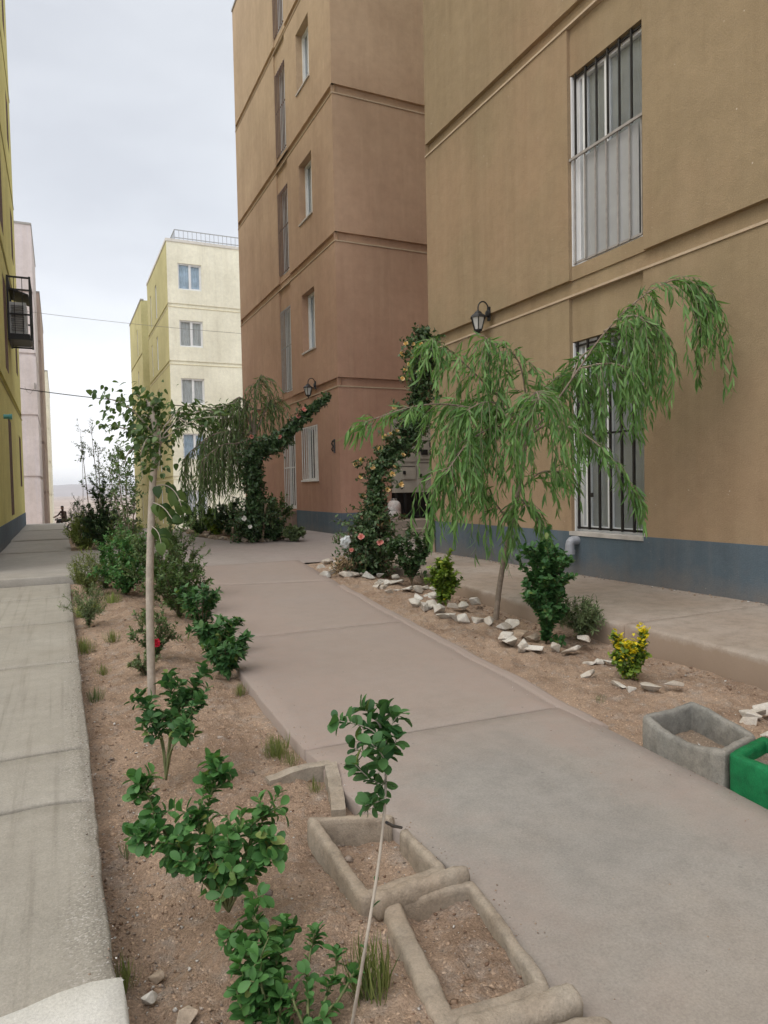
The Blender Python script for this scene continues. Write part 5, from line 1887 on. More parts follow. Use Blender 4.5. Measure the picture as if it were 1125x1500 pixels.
# --- weeping willows
def willow(name, label, base, trunk, tr, limbs, m, leaf, seed, step=.055, wl=(.5, 1.1), per=.045, stem_m=None):
    r3 = random.Random(seed)
    t = thing(name, label, 'tree', base)
    mb = MB()
    tp = smooth_line(trunk)
    mb.tube(tp, list(np.linspace(tr, tr * .6, len(tp))), 10)
    mb.build('trunk', stem_m or BARK, t, smooth=True, fix=False)
    mb = MB()
    LV = Leaves(LANCE)
    for pts, sl, a0, wlen in limbs:
        pts = smooth_line(pts)
        L = sum((b - a).length for a, b in zip(pts[:-1], pts[1:]))
        mb.tube(pts, list(np.linspace(tr * .42, tr * .10, len(pts))), 6)
        n = int(L * (1 - a0) / step)
        for k in range(n + 4):
            tt = min(.999, a0 + (1 - a0) * (k + r3.random()) / (n))
            p, tg = at_t(pts, tt)
            side = Vector((-tg.y, tg.x, 0))
            side = (side.normalized() if side.length > .05 else Vector((1, 0, 0))) * r3.choice((-1, 1))
            d = (tg * r3.uniform(.2, .9) + side * r3.uniform(.2, .9) + Vector((0, 0, r3.uniform(-.1, .5)))).normalized()
            wlng = r3.uniform(*wlen)
            q = p.copy()
            wp = [q.copy()]
            st_ = 0.05
            stiff = r3.uniform(.22, .45)
            for _ in range(max(3, int(wlng / st_))):
                d = (d + Vector((0, 0, -stiff)) + rv(r3, .05)).normalized()
                q = q + d * st_
                wp.append(q.copy())
            mb.tube(wp, list(np.linspace(tr * .06 + .0012, .0008, len(wp))), 4, caps=False)
            nl = int(wlng / per)
            for j in range(nl):
                f = min(.999, (j + r3.random() * .5) / nl)
                pp, tg2 = at_t(wp, f)
                sd_ = tg2.orthogonal().normalized()
                sd_ = Matrix.Rotation(r3.uniform(0, 6.28), 3, tg2) @ sd_
                dd = tg2 * .8 + sd_ * r3.uniform(.25, .6) + Vector((0, 0, -.40)) + rv(r3, .10)
                LV.add(pp, dd, rv(r3, .6) + Vector((0, 0, .5)), leaf * r3.uniform(.6, 1.2), r3.uniform(.95, 1.4))
            LV.add(wp[-1], d, rv(r3), leaf * .8)
    mb.build('branches', stem_m or BARK, t, smooth=True, fix=False)
    LV.build('foliage', m, t)
    return t


tb = (3.600, 5.331, 0.037)
top = (3.953, 5.295, 1.682)
willow('weeping_willow', 'young weeping willow with long drooping green leaves in front of the nearest brown wall', (tb[0], tb[1], tb[2] - .08),
       [(tb[0], tb[1], tb[2] - .08), (3.673, 5.340, 0.391), (3.779, 5.319, 0.830), (3.886, 5.298, 1.271), top, (3.969, 5.300, 1.999)], .028, [
    ([top, (3.708, 5.256, 1.986), (3.370, 5.201, 2.195), (3.150, 5.201, 2.373), (2.980, 5.230, 2.484)], 0, .28, (.2, .6)),
    ([top, (3.579, 5.200, 1.854), (3.120, 5.142, 1.942), (2.708, 5.113, 1.925), (2.278, 5.198, 1.778)], 0, .25, (.10, .26)),
    ([top, (3.933, 5.269, 2.183), (3.797, 5.233, 2.449), (3.491, 5.214, 2.534)], 0, .25, (.4, .9)),
    ([top, (4.126, 5.221, 1.869), (4.289, 5.048, 2.198), (4.498, 4.857, 2.607), (4.766, 4.633, 2.923), (5.032, 4.459, 3.053), (5.178, 4.384, 2.887)], 0, .34, (.4, 1.0)),
    ([(4.498, 4.857, 2.607), (4.808, 4.882, 2.730), (5.055, 4.875, 2.685)], 0, .1, (.5, 1.05)),
    ([(4.325, 4.979, 2.282), (4.408, 4.721, 2.304), (4.521, 4.554, 2.224)], 0, .1, (.4, .85)),
    ([(4.289, 5.048, 2.198), (4.467, 5.140, 2.442), (4.716, 5.139, 2.554)], 0, .1, (.4, .9)),
    ([(4.548, 4.781, 2.686), (4.563, 4.553, 2.695), (4.564, 4.439, 2.611)], 0, .1, (.4, .9)),
    ([top, (4.020, 4.992, 1.813), (4.180, 4.690, 1.641), (4.312, 4.507, 1.397), (4.399, 4.403, 1.192)], 0, .3, (.15, .38)),
    ([top, (3.547, 5.102, 1.783), (3.136, 4.957, 1.648), (2.869, 4.905, 1.364)], 0, .3, (.35, .75)),
    ([top, (3.707, 4.922, 1.917), (3.578, 4.655, 2.023), (3.442, 4.438, 1.908)], 0, .3, (.4, 1.0)),
    ([top, (3.900, 5.607, 1.967), (3.806, 5.879, 2.129), (3.640, 6.065, 2.078)], 0, .3, (.5, .95)),
    ([top, (3.664, 5.163, 1.913), (3.360, 5.031, 1.977), (3.091, 4.932, 1.871)], 0, .3, (.6, 1.1)),
    ([top, (4.233, 5.457, 2.092), (4.552, 5.539, 2.350), (4.801, 5.529, 2.259)], 0, .3, (.5, 1.0)),
    ([(3.779, 5.319, 0.830), (3.609, 5.264, 1.058), (3.390, 5.206, 1.186)], 0, .3, (.3, .7)),
    ([(3.866, 5.303, 1.176), (3.957, 5.114, 1.360), (4.032, 4.968, 1.355)], 0, .3, (.25, .5)),
    ([(3.833, 5.314, 1.050), (3.747, 5.091, 1.117), (3.651, 4.913, 1.062)], 0, .2, (.35, .75)),
], L_WIL, .132, 41, step=.027, per=.034)

tb2 = (3.653, 14.254, 0.199)
top2 = (3.678, 14.121, 2.323)
willow('weeping_willow', 'far weeping willow with dull drooping leaves in front of the cream building', (tb2[0], tb2[1], tb2[2] - .1),
       [(tb2[0], tb2[1], tb2[2] - .1), (3.665, 14.081, 1.197), top2, (3.723, 14.123, 2.885)], .06, [
    ([top2, (3.723, 14.123, 2.885), (3.712, 14.146, 3.336), (3.793, 14.004, 3.486)], 0, .35, (.7, 1.6)),
    ([top2, (3.544, 14.207, 2.889), (3.208, 14.259, 3.024), (2.801, 14.330, 2.812)], 0, .2, (1.0, 2.0)),
    ([top2, (3.268, 13.986, 2.446), (2.789, 13.986, 2.370), (2.328, 14.075, 1.968)], 0, .25, (.8, 1.5)),
    ([top2, (3.299, 13.739, 2.155), (2.902, 13.593, 2.143), (2.554, 13.524, 1.875)], 0, .25, (.8, 1.4)),
    ([top2, (3.885, 14.152, 2.752), (4.025, 14.209, 3.045)], 0, .3, (.5, .9)),
    ([top2, (3.546, 14.530, 2.709), (3.289, 14.986, 2.820), (3.049, 15.302, 2.402)], 0, .2, (.9, 1.8)),
    ([top2, (3.549, 14.099, 3.017), (3.378, 14.074, 3.146), (3.225, 14.029, 2.998)], 0, .3, (1.0, 2.0)),
    ([top2, (3.351, 14.294, 2.823), (2.779, 14.565, 2.906), (2.293, 14.790, 2.847)], 0, .35, (.25, .7)),
], L_WIL2, .16, 42, step=.032, per=.05)


# --- climbing roses
def climber(name, label, base, spine, m, seed, size, blooms, fm, extra_blooms=(), sr=.02, per=150, group=None, bs=.05):
    """spine: (point, radius of the leafy sleeve)"""
    r3 = random.Random(seed)
    t = thing(name, label, 'climbing plant', base)
    pts = smooth_line([p for p, _ in spine])
    rad = np.interp(np.linspace(0, 1, len(pts)), np.linspace(0, 1, len(spine)), [r for _, r in spine])
    mb = MB()
    mb.tube(pts, list(np.linspace(sr, sr * .3, len(pts))), 6)
    LV = Leaves(POINT)
    for a, b, ra in zip(pts[:-1], pts[1:], rad):
        L = (b - a).length
        for _ in range(max(1, int(L * per * ra / .2))):
            p = a.lerp(b, r3.random())
            d = rv(r3).normalized()
            d.z = d.z * .7 + .1
            q = p + d * ra * (r3.uniform(.3, 1.1) if r3.random() < .85 else r3.uniform(1.1, 1.7))
            tw = [p, p.lerp(q, .6) + Vector((0, 0, ra * .08)), q]
            mb.tube(tw, [.004, .003, .002], 4, caps=False)
            leafy(LV, tw, r3, r3.randint(6, 10), size, .35, 1.0, jit=.5, out=.9, along=.4, upw=.1)
    for p in blooms:
        p = Vector(p)
        q = min(pts, key=lambda a: (a - p).length)
        tw = smooth_line([q, q.lerp(p, .5) + Vector((0, 0, .05)), p])
        mb.tube(tw, .003, 4, caps=False)
        leafy(LV, tw, r3, max(8, int((q - p).length * 55)), size, .3, .97, jit=.5)
        for _ in range(3):
            c = p + rv(r3, .05)
            leafy(LV, [tw[-3], c], r3, 6, size, .3, 1.0, jit=.5)
    mb.build('stem', TWIG, t, smooth=True, fix=False)
    LV.build('foliage', m, t)
    for p in blooms:
        bloom(p, bs * r3.uniform(.8, 1.2), fm, t, r3)
    for p, mm, s in extra_blooms:
        bloom(p, s, mm, t, r3)
    return t


b_ = (3.832, 8.619, 0.102)
climber('climbing_rose', 'climbing rose with peach yellow flowers winding up between the two brown buildings', (b_[0], b_[1], b_[2] - .05), [
    (b_, .34), ((3.622, 8.327, 0.471), .42), ((3.704, 8.300, 0.738), .34), ((3.771, 8.281, 1.050), .15), ((3.748, 8.303, 1.319), .14), ((3.857, 8.315, 1.524), .16), ((4.082, 8.274, 1.720), .22), ((4.277, 8.190, 1.897), .22),
    ((4.394, 8.261, 2.269), .20), ((4.497, 8.283, 2.641), .20), ((4.547, 8.326, 2.925), .22), ((4.540, 8.341, 3.203), .20), ((4.560, 8.336, 3.313), .10)], L_ROSE, 51, .062,
    [(4.144, 8.080, 3.086), (4.230, 8.039, 3.084), (4.078, 8.105, 2.965), (4.212, 8.041, 2.921), (4.346, 7.977, 2.877), (4.508, 7.904, 2.955), (4.171, 8.056, 2.813), (4.120, 8.077, 2.747), (4.084, 8.089, 2.639), (3.980, 8.123, 2.274), (4.045, 8.087, 2.137), (3.844, 8.171, 1.889), (3.919, 8.137, 1.923), (3.994, 8.103, 1.962), (3.790, 8.190, 1.735), (3.563, 8.290, 1.591), (3.500, 8.317, 1.538), (3.695, 8.224, 1.501), (3.543, 8.290, 1.369), (4.058, 8.061, 1.648), (3.966, 8.098, 1.506), (4.020, 8.063, 1.268), (3.926, 8.113, 1.406), (3.654, 8.224, 1.018), (3.572, 8.267, 1.129), (3.858, 8.136, 1.204), (4.277, 8.015, 3.015), (4.316, 7.999, 3.082), (4.399, 7.956, 2.985), (4.102, 8.093, 2.937), (4.266, 8.007, 2.716)],
    P_PEACH, [((3.432, 8.035, 0.614), P_PINK, .05), ((3.648, 7.931, 0.540), P_PINK, .05), ((3.336, 8.129, 0.448), P_PINK, .035)], per=520, bs=.042)
# side arm of the rose reaching left near its middle
b_ = (3.536, 13.910, 0.198)
climber('climbing_rose', 'dark climbing rose in the far bed with one long arm across the white barred windows', (b_[0], b_[1], b_[2] - .05), [
    (b_, .45), ((3.443, 13.390, 0.665), .42), ((3.458, 13.292, 1.134), .22), ((3.425, 13.326, 1.599), .25), ((3.462, 13.324, 1.971), .36), ((3.677, 13.114, 2.013), .30), ((3.893, 12.910, 2.172), .20), ((4.144, 12.693, 2.457), .15), ((4.391, 12.478, 2.726), .13), ((4.657, 12.364, 2.978), .06)], L_DARK, 52, .075,
    [(4.207, 12.454, 2.718), (4.110, 12.494, 2.592), (3.813, 12.728, 2.223), (3.348, 13.057, 2.241), (3.999, 12.654, 2.541)], P_PINK, [((3.177, 13.073, 0.686), simple('petal_white', (.7, .68, .64), .7), .06), ((3.266, 13.025, 0.528), bpy.data.materials['petal_white'] if 'petal_white' in bpy.data.materials else P_PINK, .05)], per=330, sr=.03, bs=.05)
mb = MB()
pb_ = Vector((3.202, 7.975, 0.578))
bm_ = bmesh.new()
bmesh.ops.create_icosphere(bm_, subdivisions=3, radius=.062)
for v in bm_.verts:
    k = 1 + .55 * noise.noise(v.co * 30) + .30 * noise.noise(v.co * 70)
    v.co = Vector((v.co.x * k * 1.05, v.co.y * k * .6, v.co.z * k * 1.1)) + pb_
mb.v = [tuple(v.co) for v in bm_.verts]
mb.f = [tuple(v.index for v in f.verts) for f in bm_.faces]
bm_.free()
tag(mb.build('plastic_bag', simple('white_plastic', (.46, .49, .49), .45, var=.05)), 'crumpled white plastic bag caught low in the climbing rose', 'bag')

# --- mulberry on its pale trunk
b_ = (0.475, 4.453, 0.019)
t = thing('mulberry_tree', 'slender young tree with a pale straight trunk and windblown big leaves in the left bed', 'tree', (b_[0], b_[1], b_[2] - .08))
tk = smooth_line([(b_[0], b_[1], b_[2] - .08), (0.476, 4.436, 0.370), (0.480, 4.415, 0.708), (0.497, 4.399, 1.041), (0.513, 4.402, 1.289), (0.539, 4.375, 1.493), (0.541, 4.381, 1.637), (0.508, 4.402, 1.782)])
mb = MB()
mb.tube(tk, list(np.linspace(.026, .016, len(tk))), 12)
mb.tube([(0.549, 4.383, 1.514), (0.571, 4.386, 1.577), (0.565, 4.391, 1.626)], [.018, .017, .012], 8)
mb.build('trunk', PALEBARK, t, smooth=True, fix=False)
mb = MB()
r3 = random.Random(61)
LV = Leaves(BROAD)
LV2 = Leaves(POINT)
limbs = [([(0.531, 4.383, 1.576), (0.448, 4.338, 1.692), (0.351, 4.276, 1.762), (0.260, 4.264, 1.785)], 30), ([(0.533, 4.380, 1.535), (0.451, 4.388, 1.616), (0.355, 4.379, 1.622), (0.286, 4.356, 1.643)], 30), ([(0.536, 4.377, 1.493), (0.464, 4.434, 1.517), (0.389, 4.468, 1.498), (0.363, 4.477, 1.416)], 26),
         ([(0.522, 4.394, 1.741), (0.500, 4.428, 1.806), (0.445, 4.455, 1.836)], 24), ([(0.522, 4.394, 1.741), (0.577, 4.503, 1.796), (0.620, 4.592, 1.774)], 26), ([(0.533, 4.384, 1.638), (0.602, 4.485, 1.647), (0.653, 4.569, 1.591)], 26), ([(0.539, 4.379, 1.576), (0.469, 4.212, 1.563), (0.424, 4.173, 1.451)], 26),
         ([(0.534, 4.385, 1.658), (0.498, 4.537, 1.734), (0.458, 4.720, 1.709)], 26), ([(0.537, 4.378, 1.535), (0.551, 4.281, 1.488), (0.529, 4.231, 1.366)], 18), ([(0.533, 4.384, 1.617), (0.529, 4.572, 1.590), (0.497, 4.634, 1.378)], 18)]
for pts, n in limbs:
    pts = smooth_line(pts)
    mb.tube(pts, list(np.linspace(.008, .002, len(pts))), 5)
    for k in range(int(n * 3.2)):
        p, tg = at_t(pts, min(.999, .15 + .85 * r3.random()))
        p = p + rv(r3, .042)
        d = Vector((r3.uniform(-.9, .2), r3.uniform(-.4, .4), r3.uniform(-.9, .25)))
        LV.add(p, d, Vector((r3.gauss(0, .5), r3.gauss(0, .5), .8)), r3.uniform(.022, .047), r3.uniform(.7, 1.0))
for pts, n in [([(0.571, 4.386, 1.577), (0.680, 4.395, 1.695), (0.836, 4.380, 1.748), (1.021, 4.350, 1.793)], 26), ([(0.580, 4.384, 1.626), (0.690, 4.448, 1.751), (0.789, 4.459, 1.798)], 16), ([(0.680, 4.395, 1.695), (0.766, 4.353, 1.639), (0.880, 4.300, 1.649)], 20), ([(0.570, 4.385, 1.556), (0.655, 4.348, 1.616), (0.768, 4.243, 1.682), (0.876, 4.137, 1.683)], 20)]:
    pts = smooth_line(pts)
    mb.tube(pts, list(np.linspace(.005, .0015, len(pts))), 5)
    for k in range(int(n * 2.6)):
        p, tg = at_t(pts, min(.999, .35 + .65 * r3.random()))
        d = Vector((r3.uniform(-.2, 1), r3.uniform(-.4, .4), r3.uniform(-.5, .3)))
        LV2.add(p + rv(r3, .018), d, Vector((r3.gauss(0, .4), r3.gauss(0, .4), 1)), r3.uniform(.035, .065), r3.uniform(.6, .9))
for pts, n in [([(0.508, 4.403, 1.268), (0.570, 4.320, 1.295), (0.627, 4.236, 1.244), (0.653, 4.220, 1.155)], 12), ([(0.505, 4.401, 1.185), (0.558, 4.264, 1.157), (0.592, 4.190, 1.086)], 9), ([(0.497, 4.399, 1.041), (0.526, 4.295, 1.011), (0.536, 4.266, 0.940)], 7)]:
    pts = smooth_line(pts)
    mb.tube(pts, list(np.linspace(.004, .002, len(pts))), 5)
    for k in range(n):
        p, tg = at_t(pts, min(.999, .2 + .8 * (k + r3.random()) / n))
        d = Vector((r3.uniform(-.1, .9), r3.uniform(-.3, .3), r3.uniform(-1.0, -.1)))
        LV.add(p, d, Vector((r3.gauss(-.35, .3), -.9, .45)), r3.uniform(.06, .10), r3.uniform(.85, 1.1))
mb.build('branches', PALEBARK, t, smooth=True, fix=False)
LV.build('foliage', L_MUL, t)
LV2.build('foliage', L_MUL, t)


# --- thin saplings behind
def sapling(label, base, stems, m, tpl, size, seed, sr=.012, n=130, spread=.12, name='young_tree', t0=.35):
    r3 = random.Random(seed)
    t = thing(name, label, 'tree', base)
    mb = MB()
    LV = Leaves(tpl)
    for pts in stems:
        pts = smooth_line(pts)
        mb.tube(pts, list(np.linspace(sr, sr * .25, len(pts))), 6)
        for _ in range(n // 6):
            p, tg = at_t(pts, r3.uniform(t0, .999))
            d = (tg * .6 + rv(r3, .6)).normalized()
            q = p + d * spread * r3.uniform(.4, 1.3)
            tw = [p, p.lerp(q, .5) + Vector((0, 0, .01)), q]
            mb.tube(tw, [sr * .2, sr * .15, sr * .1], 4, caps=False)
            leafy(LV, tw, r3, r3.randint(6, 10), size, .2, 1.0, jit=.4)
    mb.build('stem', BARK, t, smooth=True, fix=False)
    LV.build('foliage', m, t)
    return t


b_ = (0.874, 9.870, 0.127)
sapling('multi-stemmed thin sapling with small grey-green leaves behind the mulberry trunk', (b_[0], b_[1], b_[2] - .05), [
    [b_, (0.746, 9.131, 0.743), (0.686, 9.179, 1.252), (0.672, 9.205, 1.718)], [b_, (0.767, 9.010, 0.748), (0.736, 9.042, 1.167), (0.763, 9.043, 1.501)], [b_, (0.767, 9.228, 0.651), (0.649, 9.411, 1.080), (0.586, 9.458, 1.515)], [b_, (0.807, 9.102, 0.742), (0.823, 8.996, 1.040), (0.845, 8.995, 1.249)]], L_OLIVE, SMALL, .046, 71, n=400, spread=.2, t0=.15)
b_ = (0.488, 13.700, 0.195)
sapling('thinnest sapling, bare but for a leaf tuft on top, in the bed beyond the landing', (b_[0], b_[1], b_[2] - .05), [[b_, (0.507, 14.445, 1.004), (0.458, 14.495, 1.660), (0.427, 14.528, 2.119)]], L_OLIVE, SMALL, .05, 72, sr=.012, n=110, spread=.2, t0=.72)
b_ = (0.728, 14.525, 0.199)
sapling('taller sapling with loose pale leaves in the bed beyond the landing', (b_[0], b_[1], b_[2] - .05), [[b_, (0.734, 15.112, 0.987), (0.682, 15.164, 1.677), (0.635, 15.219, 2.477)], [b_, (0.751, 15.109, 1.124), (0.745, 15.135, 1.676), (0.736, 15.158, 2.158)]], L_OLIVE, SMALL, .05, 73, sr=.014, n=130, spread=.28, t0=.45)
b_ = (0.370, 14.817, 0.198)
sapling('spindly sapling with few leaves at the left of the bed beyond the landing', (b_[0], b_[1], b_[2] - .05), [[b_, (0.470, 16.345, 1.123), (0.482, 16.370, 1.861), (0.455, 16.414, 2.629)]], L_GREY, NARROW, .065, 74, sr=.008, n=26, spread=.2, t0=.9)
# --- bushes of the bed beyond the landing
shrub('dark_shrub', 'dark conical evergreen shrub in the bed beyond the landing', 'shrub', (0.671, 13.451, 0.190), 1.25, .27, SMALL, L_DARK, .06, 16, 60, 5, 81, shape='cone', t0=.08, sr=.01)
shrub('feathery_bush', 'pale yellow-green feathery bush at the left end of the bed beyond the landing', 'bush', (0.383, 13.631, 0.193), .60, .29, NARROW, L_FEATH, .07, 26, 44, 3, 82, t0=.02, jit=.5, sr=.004)
shrub('feathery_bush', 'olive feathery bush right of the dark conical shrub beyond the landing', 'bush', (1.034, 13.358, 0.189), .60, .34, NARROW, L_FEATH, .065, 24, 44, 3, 83, t0=.02, jit=.5, sr=.004)
b_ = (0.343, 18.254, 0.191)
shrub('small_cypress', 'small pointed cypress-like shrub at the far end of the bed beyond the landing', 'shrub', b_, .95, .2, NEEDLE, L_DARK, .07, 12, 34, 4, 84, shape='cone', t0=.1)
# --- near bed, far end
shrub('privet_bush', 'bright green small-leaved bush at the far end of the left bed by the landing', 'bush', (0.649, 8.399, 0.098), .62, .36, SMALL, L_BOX, .048, 22, 34, 5, 85, t0=.1)
shrub('grey_green_bush', 'loose grey-green bush right of the mulberry trunk at the far end of the left bed', 'bush', (1.001, 7.623, 0.082), .85, .34, SMALL, L_OLIVE, .042, 18, 36, 6, 86, t0=.1)
shrub('grey_green_bush', 'dull green bush overhanging the path edge beyond the mulberry trunk', 'bush', (1.009, 6.806, 0.066), .50, .28, SMALL, L_MUL, .042, 18, 28, 5, 87, t0=.05)
for k, (p, h, r_, lab) in enumerate((((1.046, 5.887, 0.048), .36, .17, 'farthest of the three low broad-leaved shrubs along the left edge of the path'), ((1.020, 5.154, 0.033), .26, .15, 'middle one of the three low broad-leaved shrubs along the left edge of the path'), ((0.978, 4.638, 0.023), .22, .13, 'nearest of the three low broad-leaved shrubs along the left edge of the path'))):
    shrub('low_shrub', lab, 'shrub', p, h, r_, POINT, L_BOX2, .06, 10, 18, 3, 88 + k, t0=.1, group='low shrubs along the left path edge', shape='vee')
shrub('feathery_weed', 'fine feathery weeds growing against the pavement edge at the far end of the left bed', 'weed', (0.269, 8.610, 0.102), .46, .22, NARROW, L_GRASS, .04, 26, 30, 3, 92, t0=.02, jit=.5, sr=.002)
shrub('feathery_weed', 'lower feathery weeds against the pavement edge left of the mulberry trunk', 'weed', (0.204, 6.824, 0.066), .32, .19, NARROW, L_GREY, .035, 20, 24, 3, 93, t0=.02, jit=.5, sr=.002)
shrub('feathery_weed', 'broad patch of weeds between the pavement edge and the bright green bush', 'weed', (0.476, 9.049, 0.111), .34, .32, NARROW, L_OLIVE, .045, 26, 24, 3, 94, t0=.02, jit=.5, sr=.002)
b_ = (0.593, 5.228, 0.034)
t = shrub('rose_bush', 'small rose bush with one red flower beside the mulberry trunk', 'bush', b_, .34, .14, SMALL, L_OLIVE, .035, 10, 20, 4, 95, t0=.2)
bloom((0.586, 5.095, 0.181), .03, P_RED, t, random.Random(2))
bloom((0.594, 5.091, 0.166), .026, P_RED, t, random.Random(3))
shrub('small_weed', 'small dark weed at the foot of the mulberry trunk', 'weed', (0.482, 4.896, 0.028), .12, .10, SMALL, L_GREY, .03, 10, 14, 2, 96, t0=.1)
# --- right bed
shrub('dark_bush', 'dark green branching bush beside the climbing rose in the right bed', 'bush', (3.862, 7.503, 0.080), .58, .26, OVATE, L_DARK, .055, 12, 26, 4, 101, shape='vee', t0=.22)
shrub('yellow_green_bush', 'round yellow-green bush left of the willow trunk in the right bed', 'bush', (3.572, 6.209, 0.054), .42, .12, OVATE, L_YG, .048, 14, 28, 4, 102, t0=.1)
shrub('upright_bush', 'tall upright dark green bush in the right bed, right of the willow trunk', 'bush', (3.419, 4.359, 0.017), .72, .10, OVATE, L_BOX2, .05, 16, 46, 4, 103, shape='upright', t0=.08, upw=.5)
shrub('wispy_bush', 'wispy grey-green bush behind the tall upright bush', 'bush', (3.786, 4.373, 0.017), .26, .19, NARROW, L_GREY, .05, 26, 22, 3, 104, t0=.05, jit=.45, sr=.0025)
b_ = (3.208, 3.274, 0.004)
ystems = [([b_, (3.208, 3.313, 0.082), (3.183, 3.328, 0.170), (3.170, 3.337, 0.252)], .15, .05), ([b_, (3.248, 3.272, 0.087), (3.279, 3.262, 0.194), (3.306, 3.254, 0.296)], .15, .05), ([b_, (3.195, 3.253, 0.098), (3.175, 3.244, 0.167), (3.172, 3.247, 0.218)], .15, .055),
          ([b_, (3.182, 3.281, 0.072), (3.144, 3.300, 0.107), (3.134, 3.306, 0.150)], .2, .05), ([b_, (3.232, 3.257, 0.070), (3.272, 3.240, 0.112), (3.293, 3.232, 0.155)], .2, .05), ([b_, (3.312, 3.373, 0.033), (3.345, 3.382, 0.094), (3.370, 3.395, 0.156)], .2, .05)]
t = custom_shrub('golden_bush', 'small bush with yellow leaves on top inside a ring of white stones', 'bush', (b_[0], b_[1], b_[2] - .03), ystems, OVATE, L_YG, .03, 105, sr=.004, density=2600)
r3 = random.Random(7)
LV = Leaves(OVATE)
for pts, _, _ in ystems[:3]:
    pts = smooth_line(pts)
    for k in range(75):
        p, tg = at_t(pts, min(.999, r3.uniform(.55, 1.0)))
        a = r3.uniform(0, 6.28)
        LV.add(p + rv(r3, .02) + Vector((0, -.012, .012)), Vector((math.cos(a), math.sin(a), .8)), Vector((r3.gauss(0, .4), r3.gauss(0, .4), 1)), r3.uniform(.024, .038))
LV.build('yellow_leaves', L_YEL, t)
shrub('dry_plant', 'dry pale stalks beside the heap of stones at the foot of the climbing rose', 'plant', (3.323, 8.469, 0.099), .22, .16, NARROW, simple('dry_leaf', (.36, .26, .15), .95, var=.2), .08, 14, 10, 1, 106, t0=.3)
# --- far bed
for k, (p, h, r_, m, sz, lab) in enumerate((
        ((2.939, 16.513, 0.195), .62, .42, L_MUL, .08, 'leafy green bush at the left end of the far bed, below the barred window'),
        ((3.260, 16.221, 0.196), .50, .34, L_YG, .075, 'yellow-green bush in the far bed below the cream building'),
        ((3.468, 15.458, 0.197), .75, .42, L_DARK, .08, 'dark bush in the middle of the far bed'),
        ((4.024, 14.429, 0.199), .85, .48, L_OLIVE, .08, 'loose grey-green bush at the right end of the far bed beside the brown wall'),
        ((3.898, 13.676, 0.194), .40, .30, L_DARK, .07, 'low dark bush in the front right of the far bed'),
        ((4.211, 13.302, 0.188), .28, .22, L_GREY, .06, 'small lone weed on the paving in front of the brown step'))):
    shrub('bush', lab, 'bush', p, h, r_, SMALL, m, sz, 16, 30, 5, 110 + k, t0=.08)
for p, q, lab in (((3.626, 13.510, 0.191), (3.632, 13.203, 0.957), 'thin wooden stake at the front of the far bed under the rose'), ((3.149, 13.988, 0.200), (3.061, 13.562, 0.500), 'short wooden stake at the front of the far bed under the willow'), ((0.643, 13.338, 0.188), (0.690, 13.569, 0.578), 'short pale stake in front of the dark conical shrub')):
    mb = MB()
    mb.tube([(p[0], p[1], p[2] - .05), q], .022, 7)
    tag(mb.build('wooden_stake', WOOD), lab, 'stake')


# --- tufts of grass
def tuft(p, h, r_, n, label, seed, m=L_GRASS):
    r3 = random.Random(seed)
    LV = Leaves(BLADE)
    for _ in range(n):
        a = r3.uniform(0, 6.28)
        q = Vector((p[0] + math.cos(a) * r_ * .5 * r3.random(), p[1] + math.sin(a) * r_ * .5 * r3.random(), p[2] - .012))
        d = Vector((math.cos(a) * r3.uniform(.1, .9), math.sin(a) * r3.uniform(.1, .9), 1))
        LV.add(q, d, Vector((math.cos(a), math.sin(a), .4)), h * r3.uniform(.5, 1.1), 1.2)
    o = LV.build('grass_tuft', m)
    tag(o, label, 'grass tuft', 'tufts of grass in the beds')


def sl(p):
    return (p[0], p[1], soil_left(p[0], p[1]) + .01)


tuft(sl((0.644, 1.502, -0.009)), .13, .10, 150, 'grass tuft at the foot of the tall thin seedling', 201)
tuft(sl((0.906, 3.214, 0.004)), .10, .13, 190, 'grass tuft at the path edge above the broken trough corner', 202)
tuft(sl((0.932, 3.080, 0.003)), .06, .10, 90, 'thin grass right at the dark path edge beside the broken trough', 203)
tuft(sl((0.109, 1.913, -0.006)), .08, .07, 70, 'grass tuft against the pavement edge near the pale concrete patch', 204)
tuft(sl((0.163, 4.613, 0.022)), .09, .10, 100, 'grey grass tuft by the pavement left of the mulberry trunk', 205, L_GREY)
tuft(sl((0.234, 5.213, 0.034)), .08, .10, 90, 'thin grass halfway between the pavement and the mulberry trunk', 206)
tuft(sl((0.988, 4.296, 0.016)), .08, .08, 90, 'dry grass tuft hanging over the left path edge below the low shrubs', 207)
tuft(sl((0.939, 2.748, 0.000)), .06, .06, 60, 'short grass inside the broken trough corner', 208)
tuft(sl((0.176, 2.595, -0.001)), .06, .05, 45, 'tiny grass tuft near the pavement beside the big leafy shrub', 209, L_GREY)
for k, (px_, h_, m_) in enumerate((((0.211, 9.695, 0.124), .16, L_GRASS), ((0.165, 7.452, 0.079), .15, L_FEATH), ((0.295, 7.580, 0.082), .14, L_GRASS), ((0.141, 5.920, 0.048), .12, L_GRASS), ((0.479, 7.910, 0.088), .13, L_FEATH), ((0.703, 6.792, 0.066), .12, L_GRASS))):
    tuft(sl(px_), h_, .18, 170, ('tallest grass tuft by the landing at the far end of the left bed', 'yellow-green grass tuft against the pavement edge by the feathery weeds', 'grass tuft in front of the feathery weeds', 'low grass tuft by the pavement nearest the feathery weeds', 'yellow-green grass tuft in front of the bright green bush', 'grass tuft just left of the mulberry trunk behind the red rose')[k], 230 + k, m_)
tuft(sl((0.357, 6.062, 0.051)), .10, .12, 100, 'light grass tuft beside the feathery weeds', 210)
p = (2.770, 3.044, 0.003)
tuft((p[0], p[1], soil_right(p[0], p[1])), .05, .07, 60, 'sparse grass in the right bed below the yellow-leaved bush', 211, L_GREY)

